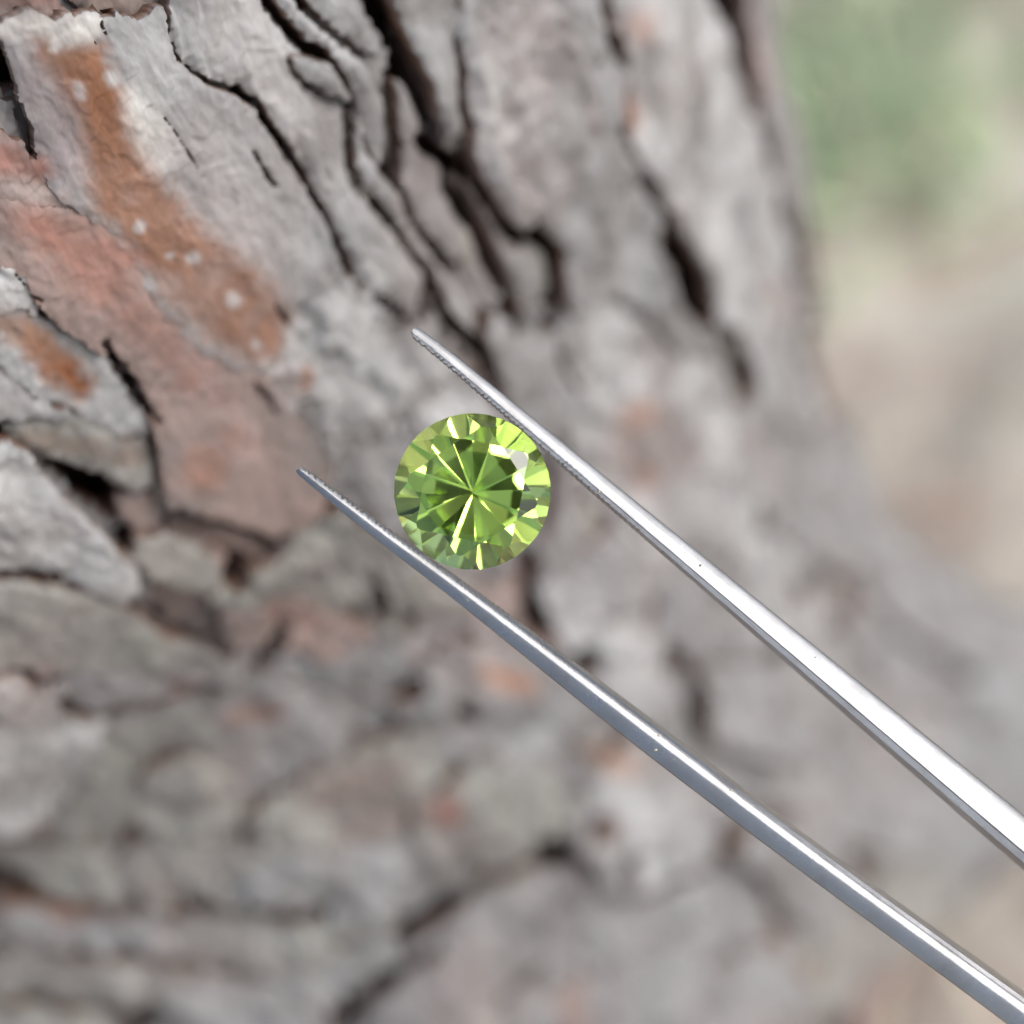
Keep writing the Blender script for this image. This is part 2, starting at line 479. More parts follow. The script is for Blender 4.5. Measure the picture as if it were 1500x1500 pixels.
# ------------------------------------------------------------------ fissures cut through the plates (px, half widths px)
HOLES_PX = [
    [(0, 62), (12, 80), (22, 112), (26, 138), (10, 140), (-20, 110), (-20, 60)],
    [(22, 140), (34, 160), (46, 190), (54, 232), (44, 228), (36, 195), (24, 165)],
    [(-20, 632), (4, 632), (14, 648), (0, 652), (-20, 652)],
    [(62, 672), (95, 684), (150, 702), (166, 724), (178, 772), (162, 768), (112, 724), (72, 690)],
    [(392, 812), (412, 790), (446, 782), (432, 806), (402, 826), (378, 828)],
    ell(187, 800, 10, 15), ell(345, 846, 13, 16),
    [(524, -30), (560, -30), (588, 24), (616, 82), (640, 150), (655, 195), (640, 215), (622, 175), (596, 118), (566, 60), (540, 20)],
    [(692, 222), (706, 250), (742, 318), (770, 342), (752, 352), (718, 308), (688, 254)],
    [(790, 335), (812, 356), (834, 380), (830, 420), (828, 466), (800, 466), (806, 410), (800, 380), (784, 352)],
    [(655, 245), (685, 290), (720, 345), (748, 412), (764, 462), (752, 470), (728, 420), (700, 360), (668, 310)],
    [(985, 322), (1010, 356), (1036, 404), (1044, 448), (1022, 462), (1000, 430), (976, 372)],
    [(1062, 492), (1090, 500), (1108, 560), (1104, 590), (1084, 572), (1068, 530)],
    [(1054, -40), (1088, -20), (1098, 60), (1114, 124), (1096, 134), (1068, 70), (1048, 0)],
    [(1180, 482), (1226, 490), (1238, 550), (1226, 590), (1196, 572), (1178, 520)],
    [(1172, 322), (1204, 335), (1216, 420), (1200, 446), (1180, 392)],
    [(928, 214), (944, 236), (960, 268), (972, 300), (956, 290), (938, 262)],
    [(766, 812), (786, 806), (794, 830), (786, 858), (768, 852)], [(772, 878), (792, 884), (806, 926), (788, 934), (770, 908)],
    [(802, 664), (818, 700), (824, 740), (812, 790), (800, 770), (808, 720), (796, 686)],
    ell(862, 972, 22, 14, 25), ell(996, 972, 13, 18), ell(966, 906, 9, 22), ell(600, 1015, 22, 12, -20), ell(690, 1052, 20, 9, 30),
    [(556, 842), (568, 870), (578, 904), (566, 912), (552, 880)], [(600, 900), (622, 912), (615, 928), (596, 922)],
    [(394, 958), (412, 932), (424, 940), (404, 972), (384, 992), (376, 984)],
    [(425, 1346), (470, 1330), (496, 1334), (488, 1352), (440, 1362)],
    [(560, 1372), (640, 1326), (680, 1312), (660, 1344), (590, 1380)],
    [(510, 1460), (560, 1436), (590, 1420), (580, 1450), (530, 1480), (490, 1500)],
    [(-20, 1278), (40, 1290), (66, 1314), (40, 1320), (-20, 1310)],
    ell(815, 1254, 30, 20), ell(930, 1278, 20, 18), ell(885, 1218, 10, 22, 15), ell(1190, 868, 14, 20), ell(1120, 760, 10, 20),
    [(130, 1402), (200, 1412), (260, 1410), (240, 1422), (150, 1420)], [(190, 1492), (212, 1478), (240, 1480), (220, 1512), (190, 1512)],
    [(716, 500), (730, 530), (742, 572), (726, 566), (712, 540)],
]
CRACKS_PX = [
    [(88, -20, 4), (98, 4, 4), (114, 20, 4)],
    [(302, 120, 1.5), (340, 130, 4), (370, 147, 4), (400, 190, 5), (440, 250, 5), (472, 305, 5), (495, 360, 5), (510, 388, 6), (522, 402, 1)],
    [(376, -30, 7), (396, 4, 9), (425, 42, 9), (455, 72, 8), (490, 86, 6), (520, 125, 6), (535, 165, 6), (545, 215, 6), (562, 250, 5), (578, 268, 3)],
    [(428, 92, 1.5), (440, 114, 3), (470, 136, 3.5), (505, 152, 4), (522, 160, 5)],
    [(520, 158, 7), (516, 190, 6), (517, 235, 5), (530, 276, 5), (570, 320, 5), (612, 375, 5), (634, 400, 7), (628, 440, 8), (628, 470, 8)],
    [(430, -20, 4), (447, 6, 4), (480, 40, 3), (530, 76, 3.5), (568, 98, 4), (580, 120, 4), (586, 160, 4), (588, 200, 2)],
    [(494, 56, 0.5), (492, 70, 2), (490, 86, 3)],
    [(586, 200, 2), (580, 240, 2), (574, 270, 1.5)],
    [(560, 440, 4), (590, 462, 6), (618, 486, 6)],
    [(640, 410, 8), (652, 450, 9), (664, 480, 9), (690, 500, 9), (716, 530, 9)],
    [(672, 60, 1.5), (680, 100, 4), (682, 150, 4), (690, 190, 7), (688, 226, 9)],
    [(620, 210, 6), (650, 232, 7), (690, 250, 6)],
    [(830, 500, 4), (846, 540, 6), (858, 590, 4)],
    [(154, 502, 2), (170, 528, 5), (190, 558, 8), (214, 592, 6), (236, 618, 2)],
    [(24, 404, 0.8), (38, 420, 1.2), (44, 432, 1.2), (64, 442, 1.4)], [(0, 402, 0.7), (18, 414, 1)],
    [(150, 28, 1.0), (152, 40, 1.4), (158, 52, 1.0)], [(118, 34, 0.4), (132, 50, 0.9), (146, 70, 0.3)],
    [(232, 160, 0.4), (256, 190, 1.2), (275, 220, 1.2), (300, 260, 0.6)], [(372, 222, 2.5), (386, 246, 3.5), (404, 272, 1.5)],
    [(400, 440, 0.5), (424, 472, 3), (420, 510, 3.5), (400, 536, 3), (384, 552, 1.5)], [(374, 560, 2), (395, 584, 4), (408, 606, 1)],
    [(-20, 846, 2.5), (50, 849, 3), (94, 852, 4)], [(100, 862, 1), (118, 866, 3)],
    [(60, 688, 1), (100, 730, 2), (164, 784, 3), (196, 826, 1)],
    [(160, 724, 4), (200, 728, 4), (226, 716, 3)], [(222, 640, 2), (232, 690, 3), (240, 735, 4), (255, 760, 3)],
    [(95, 1030, 5), (115, 1056, 7), (150, 1064, 6), (185, 1050, 5), (240, 1028, 5), (300, 1018, 5), (350, 1006, 6), (380, 985, 8)],
    [(212, 895, 2), (250, 932, 4), (300, 945, 3), (330, 960, 1)], [(0, 990, 5), (40, 984, 4), (60, 1010, 3)],
    [(260, 755, 5), (310, 770, 5), (370, 786, 6), (400, 800, 8)],
    [(420, 1010, 1), (470, 1018, 3), (540, 1030, 2)],
    [(900, 190, 2), (918, 196, 7), (928, 220, 6)], [(880, -20, 3), (896, 50, 4), (912, 80, 2)], [(1118, 150, 4), (1130, 230, 6), (1150, 330, 7), (1160, 360, 3)],
    [(180, 1420, 4), (120, 1410, 4), (60, 1400, 2)], [(230, 1310, 3), (330, 1342, 5), (425, 1350, 7)],
    [(-20, 1238, 6), (60, 1240, 6), (150, 1252, 3)], [(0, 1328, 6), (120, 1340, 6), (230, 1338, 5), (340, 1346, 7), (430, 1350, 7)],
    [(60, 1400, 5), (180, 1415, 8), (280, 1425, 6), (380, 1445, 3)], [(-20, 1470, 5), (100, 1480, 6), (200, 1500, 8)],
    [(640, 1332, 8), (720, 1292, 6), (800, 1264, 5)], [(480, 1500, 8), (560, 1440, 9), (640, 1392, 5)],
    [(1262, 800, 6), (1272, 850, 9), (1300, 900, 8), (1360, 950, 6), (1440, 990, 4)],
    [(500, 1388, 4), (560, 1370, 6), (640, 1330, 5)], [(1040, 1270, 3), (960, 1310, 5), (890, 1330, 3)], [(860, 1330, 3), (800, 1420, 4), (730, 1480, 5)],
]

HOLES, CRACKS = [], []

def prep_cuts():
    for h in HOLES_PX:
        h = np.asarray(h, float)
        hc = h.mean(0)
        if (hc[0] > 640 or hc[1] > 740) and hc[1] < 1100:
            h = hc + (h - hc) * 1.35
        qa, qb = pix_to_sz(h, -1.5), pix_to_sz(h, 1.5)
        q = np.concatenate([qa, qb])
        HOLES.append((qa, qb, q.min(0) - 1.5, q.max(0) + 1.5))
    for c in CRACKS_PX:
        c = np.asarray(c, float)
        if c[:, 0].mean() > 640 or c[:, 1].mean() > 740:
            c[:, 2] *= 1.4
        qa, qb = pix_to_sz(c[:, :2], -1.5), pix_to_sz(c[:, :2], 1.5)
        d = np.linalg.norm(trunk_pt(qa[:, 0], qa[:, 1], np.full(len(qa), 0.3)) - [0, 0, CAM_H], axis=1)
        w = (c[:, 2] * d / FPX)[:, None]
        q = np.concatenate([qa, qb])
        CRACKS.append((np.hstack([qa, w]), np.hstack([qb, w]), q.min(0) - 1.5, q.max(0) + 1.5))
prep_cuts()

def cut_sd(S, Z, sd, H, widen=0.0):
    lo, hi = np.array([S.min(), Z.min()]), np.array([S.max(), Z.max()])
    wob = 0.16 * fbm(S * 1.3, Z * 1.3, 4, 0.6)
    f = np.clip((H + 1.5) / 3.0, -0.3, 1.0)
    for qa, qb, a, b in HOLES:
        if (a < hi).all() and (b > lo).all():
            sd = np.minimum(sd, -poly_sd(qa + (qb - qa) * f, S, Z) + wob - widen)
    for qa, qb, a, b in CRACKS:
        if (a < hi).all() and (b > lo).all():
            k = np.clip(qa[:, 2].mean() * 7, 0.05, 1.3)
            sd = np.minimum(sd, line_d(qa + (qb - qa) * f, S, Z) + wob * min(1, k) - widen * k)
    return sd

def plate_geometry(poly, H, res, tint, tilt=(0, 0), thick=1.6, edge=0.35, ew=0.5, jag=0.25, rough=0.16, seed=0.0, curl=0.0, grain=(0.5, 0.5), cuts=True, grow=0.0, ridge=0.0, rf=0.45):
    """one flake of bark: a slab on the trunk with a jagged outline, worn edges and a broken brown rim"""
    lo, hi = poly.min(0) - 0.6 - grow, poly.max(0) + 0.6 + grow
    ns, nz = [max(4, int(v)) for v in (hi - lo) / res]
    s, z = np.linspace(lo[0], hi[0], ns), np.linspace(lo[1], hi[1], nz)
    S, Z = np.meshgrid(s, z, indexing='ij')
    sd = poly_sd(poly, S, Z) + grow + jag * fbm(S * 1.1 + seed, Z * 0.9 - seed, 5, 0.6)
    if cuts:
        sd = cut_sd(S, Z, sd, H, 0.1)
    stp = max((hi - lo) / [ns, nz])
    keep = sd > -0.45 * stp
    q = keep[:-1, :-1] & keep[1:, :-1] & keep[1:, 1:] & keep[:-1, 1:]
    if q.sum() < 6:
        return None
    gs, gz = np.gradient(sd, s, z)
    g2 = gs ** 2 + gz ** 2 + 1e-6
    mv = np.where(sd < 0.5 * stp, np.clip(-sd / g2, -1.2 * stp, 1.2 * stp), 0)
    used = np.zeros(S.shape, bool)
    used[:-1, :-1] |= q; used[1:, :-1] |= q; used[1:, 1:] |= q; used[:-1, 1:] |= q
    qs = np.zeros(S.shape, int)
    qs[:-1, :-1] += q; qs[1:, :-1] += q; qs[1:, 1:] += q; qs[:-1, 1:] += q
    bnd = used & (qs < 4)
    mv = np.where(bnd, np.clip(-sd / g2, -0.8 * stp, 0.8 * stp), 0)
    S2, Z2 = S + mv * gs, Z + mv * gz
    c = poly.mean(0)
    sdp = np.maximum(sd, 0)
    h = H + tilt[0] * (S2 - c[0]) + tilt[1] * (Z2 - c[1])
    # layered, scaly relief that follows the grain
    a, b = grain
    U, V = S2 * 0.9 + Z2 * a, Z2 * 0.9 - S2 * b
    h = h + rough * (1.3 * fbm(U * 0.45 + seed, V * 0.22 + seed, 4) + 0.55 * fbm(U * 1.6, V * 0.7 + seed, 4, 0.6))
    st = fbm(U * 0.28 - seed, V * 0.14 + seed, 3) * 2.6
    f = st - np.floor(st)
    h = h + rough * 1.5 * (np.floor(st) + smooth(0.0, 0.10, f) - 1) * 0.5
    if ridge:                        # thin sheets lapping over one another along the grain
        pz = (S2 + 0.12 * Z2) * rf + 0.9 * fbm(S2 * 0.16 + seed, Z2 * 0.07, 3) + seed
        fz = pz - np.floor(pz)
        h = h + ridge * (fz - smooth(0.86, 1.0, fz)) * (0.5 + smooth(-0.2, 0.4, fbm(S2 * 0.12 - seed, Z2 * 0.08, 2)))
    h = h + 0.18 * rough * fbm(U * 5, V * 2.2, 3, 0.6)
    h = h - edge * (1 - np.clip(sdp / ew, 0, 1)) ** 2 + curl * np.exp(-sdp / (1.6 * ew))
    idx = -np.ones(S.shape, int)
    idx[used] = np.arange(used.sum())
    P = trunk_pt(S2[used], Z2[used], h[used])
    col = tint_at(P, tint)
    col *= (1 + 0.10 * fbm(S2[used] * 0.35 + 3 * seed, Z2[used] * 0.2, 3))[:, None]
    i, j = np.nonzero(q)
    quads = np.stack([idx[i, j], idx[i + 1, j], idx[i + 1, j + 1], idx[i, j + 1]], -1)
    # broken rim
    ed = np.concatenate([quads[:, [0, 1]], quads[:, [1, 2]], quads[:, [2, 3]], quads[:, [3, 0]]])
    key = np.sort(ed, 1); key = key[:, 0] * (len(P) + 1) + key[:, 1]
    _, inv, cnt = np.unique(key, return_inverse=True, return_counts=True)
    be = ed[cnt[inv] == 1]
    bv, binv = np.unique(be, return_inverse=True)
    binv = binv.reshape(-1, 2)
    sb, zb, hb, sdg = S2[used][bv], Z2[used][bv], h[used][bv], np.stack([gs[used][bv], gz[used][bv]], -1)
    sdg /= np.linalg.norm(sdg, axis=1, keepdims=True) + 1e-9
    n0 = len(P)
    mid = trunk_pt(sb - 0.04 * sdg[:, 0], zb - 0.04 * sdg[:, 1], hb - 0.28 * thick)
    ins = 0.22 * thick
    low = trunk_pt(sb + ins * sdg[:, 0], zb + ins * sdg[:, 1], hb - thick)
    nb = len(bv)
    V3 = np.concatenate([P, P[bv], mid, low])
    rim = np.tile(np.array([0.19, 0.105, 0.07]), (nb, 1)) * (1 + 0.35 * fbm(sb * 2, zb * 2 + hb, 3))[:, None]
    topc = 0.65 * col[bv] + 0.35 * rim
    C3 = np.concatenate([col, topc, rim, rim * 0.75])
    A, B = binv[:, 0], binv[:, 1]
    q1 = np.stack([n0 + B, n0 + A, n0 + nb + A, n0 + nb + B], -1)
    q2 = np.stack([n0 + nb + B, n0 + nb + A, n0 + 2 * nb + A, n0 + 2 * nb + B], -1)
    return V3 * MM, np.concatenate([quads, q1, q2]), np.clip(C3, 0.01, 0.75)

# ------------------------------------------------------------------ pine tree
tree = bpy.data.objects.new('pine_tree', None)
scene.collection.objects.link(tree)
tree.location = (0, 0, 0)
tag(tree, 'old pine trunk with flaking grey and orange bark behind the tweezers', 'tree')

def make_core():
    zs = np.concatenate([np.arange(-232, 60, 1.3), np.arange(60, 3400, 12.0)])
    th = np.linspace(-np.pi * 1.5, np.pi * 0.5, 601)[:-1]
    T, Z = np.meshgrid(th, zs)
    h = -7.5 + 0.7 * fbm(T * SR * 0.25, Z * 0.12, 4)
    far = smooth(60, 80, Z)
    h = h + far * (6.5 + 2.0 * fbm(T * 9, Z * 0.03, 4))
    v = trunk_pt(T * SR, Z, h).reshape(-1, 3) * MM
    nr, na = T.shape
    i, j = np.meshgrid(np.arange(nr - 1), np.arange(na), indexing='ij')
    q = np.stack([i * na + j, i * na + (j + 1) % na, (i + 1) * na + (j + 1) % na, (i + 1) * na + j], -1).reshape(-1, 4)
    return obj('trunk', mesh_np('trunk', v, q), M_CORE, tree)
trunk = make_core()

def make_added_crown():  # out of view; added to block sky and give the gem contrasting reflections
    rng = np.random.default_rng(ADDED_CROWN_SEED)
    V, Q = [], []
    def axis(z):
        return np.array([TR['ax'] + TR['lx'] * (z * 1000 - CAM_H), TR['ay'] + TR['ly'] * (z * 1000 - CAM_H), z * 1000]) * MM
    for k in range(21):
        z = 1.1 + 2.2 * (k / 20) ** 1.1
        az = k * 2.39996 + rng.normal(0, .2)
        L = (1.55 - 0.35 * (z - 1.1)) * rng.uniform(.75, 1.1)
        rise = rng.uniform(0.0, 0.45)
        d = np.array([math.cos(az), math.sin(az), 0.0])
        base = axis(z)
        r0 = 0.022 * (1.4 - 0.25 * z)
        pts = [base + d * L * f + np.array([0, 0, L * (rise * f - 0.25 * f * f)]) for f in np.linspace(0, 1, 8)]
        lv, lq = [], []
        side = np.array([-d[1], d[0], 0]); up = np.array([0, 0, 1.0])
        for i, p in enumerate(pts):
            r = r0 * (1 - 0.8 * i / 7)
            for a in np.linspace(0, 2 * np.pi, 9)[:-1]:
                lv.append(p + r * (math.cos(a) * side + math.sin(a) * up))
        for i in range(7):
            for j in range(8):
                lq.append((i * 8 + j, i * 8 + (j + 1) % 8, (i + 1) * 8 + (j + 1) % 8, (i + 1) * 8 + j))
        obj('added_limb', mesh_np('added_limb', np.array(lv), np.array(lq)), M_ADDED_LIMB, tree)  # unseen limb, invented to carry the added needle clumps
        for c in range(9):
            f = rng.uniform(0.28, 1.02)
            p = base + d * L * f + np.array([0, 0, L * (rise * f - 0.25 * f * f)]) + side * rng.normal(0, 0.22) * (0.5 + f) + up * rng.uniform(-.02, .12)
            rad = rng.uniform(0.09, 0.19)
            n = 190
            dirs = rng.normal(0, 1, (n, 3)); dirs[:, 2] *= 0.7; dirs[:, 2] += 0.2
            dirs /= np.linalg.norm(dirs, axis=1, keepdims=True)
            st = p + dirs * rad * rng.uniform(0.0, 0.6, (n, 1))
            en = st + (dirs + rng.normal(0, .25, (n, 3))) * rad * rng.uniform(.5, .9, (n, 1))
            w = np.cross(dirs, rng.normal(0, 1, (n, 3))); w /= np.linalg.norm(w, axis=1, keepdims=True)
            w *= rng.uniform(.004, .009, (n, 1))
            b = len(V) * 4
            V.append(np.stack([st - w, st + w, en + w * .3, en - w * .3], 1).reshape(-1, 3))
    Va = np.concatenate(V)
    Qa = np.arange(len(Va)).reshape(-1, 4)
    o = obj('added_crown', mesh_np('added_crown', Va, Qa, None, None, False), M_ADDED_LEAF, tree)
    return tag(o, 'unseen dark green needle clumps overhead, added to break up the sky reflections', kind='stuff')
ADDED_CROWN_SEED = 5  # picked for the dark patches the clumps leave in the gem
make_added_crown()

def clip_cell(seed, others, w=0.0):
    poly = [seed + np.array(d) * 30.0 for d in ((-1, -1), (1, -1), (1, 1), (-1, 1))]
    for o in others:
        n = o - seed
        L = np.linalg.norm(n)
        n = n / L
        lim = L / 2 - w
        out = []
        for k in range(len(poly)):
            a, b = poly[k], poly[(k + 1) % len(poly)]
            da, db = (a - seed) @ n - lim, (b - seed) @ n - lim
            if da <= 0:
                out.append(a)
            if (da < 0) != (db < 0):
                out.append(a + (b - a) * da / (da - db))
        poly = out
        if len(poly) < 3:
            return None
    return np.array(poly)

def voronoi(s0, s1, z0, z1, ds, dz, shear, rng):
    st = dz / ds
    pts = []
    for a in np.arange(s0 - 2 * ds, s1 + 2 * ds, ds):
        for k, b in enumerate(np.arange(z0 - 2 * dz, z1 + 2 * dz, dz)):
            pts.append((a + rng.uniform(-0.42, 0.42) * ds + (k % 2) * 0.5 * ds, b / st + rng.uniform(-0.42, 0.42) * ds))
    pts = np.array(pts)
    cells = []
    for p in pts:
        d = np.linalg.norm(pts - p, axis=1)
        oth = pts[np.argsort(d)[1:14]]
        c = clip_cell(p, oth, 0.05)
        if c is None or len(c) < 3:
            continue
        c = c * [1, st]
        c[:, 0] += shear * (c[:, 1] - c[:, 1].mean())
        cells.append(c)
    return cells

_fr = pix_to_sz([(0, 0), (0, 1500), (750, 0), (750, 1500), (1120, 0), (1250, 600), (1500, 1100), (1300, 1400), (1000, 1500), (0, 750)], 0)
S0, S1 = _fr[:, 0].min() - 14, _fr[:, 0].max() + 10
Z0, Z1 = _fr[:, 1].min() - 14, _fr[:, 1].max() + 14

def join_geo(parts):
    V, Q, C, n = [], [], [], 0
    for g in parts:
        if g is None:
            continue
        V.append(g[0]); Q.append(g[1] + n); C.append(g[2]); n += len(g[0])
    return np.concatenate(V), np.concatenate(Q), np.concatenate(C)

def seen(c, pad):
    m = c.mean(0)
    X = trunk_pt(m[:1], m[1:], np.array([0.0]))
    N = trunk_pt(m[:1], m[1:], np.array([1.0])) - X
    x, y = project(X)
    v = X[0] - np.array([0, 0, CAM_H])
    facing = -(N[0] @ v) / np.linalg.norm(v)
    return facing > -0.45 and -pad < x[0] < 1500 + pad and -pad < y[0] < 1500 + pad

def make_inner():
    rng = np.random.default_rng(21)
    geo = []
    for c in voronoi(S0, S1, Z0, Z1, 5.2, 12.0, -0.1, rng):
        t = [GREY, DUSK, OLIVE, BROWN, PINK, GREY][rng.integers(6)]
        if not seen(c, 160):
            continue
        geo.append(plate_geometry(c, rng.uniform(-2.1, -0.9), 0.5, t, (rng.normal(0, .05), rng.normal(0, .03)), 2.6, 0.4, 0.8, 0.4, 0.22, rng.uniform(0, 90)))
    V, Q, C = join_geo(geo)
    o = obj('inner_bark', mesh_np('inner_bark', V, Q, None, C), M_BARK, trunk)
    return tag(o, 'lower layer of weathered bark flakes showing between the plates', kind='stuff')
make_inner()

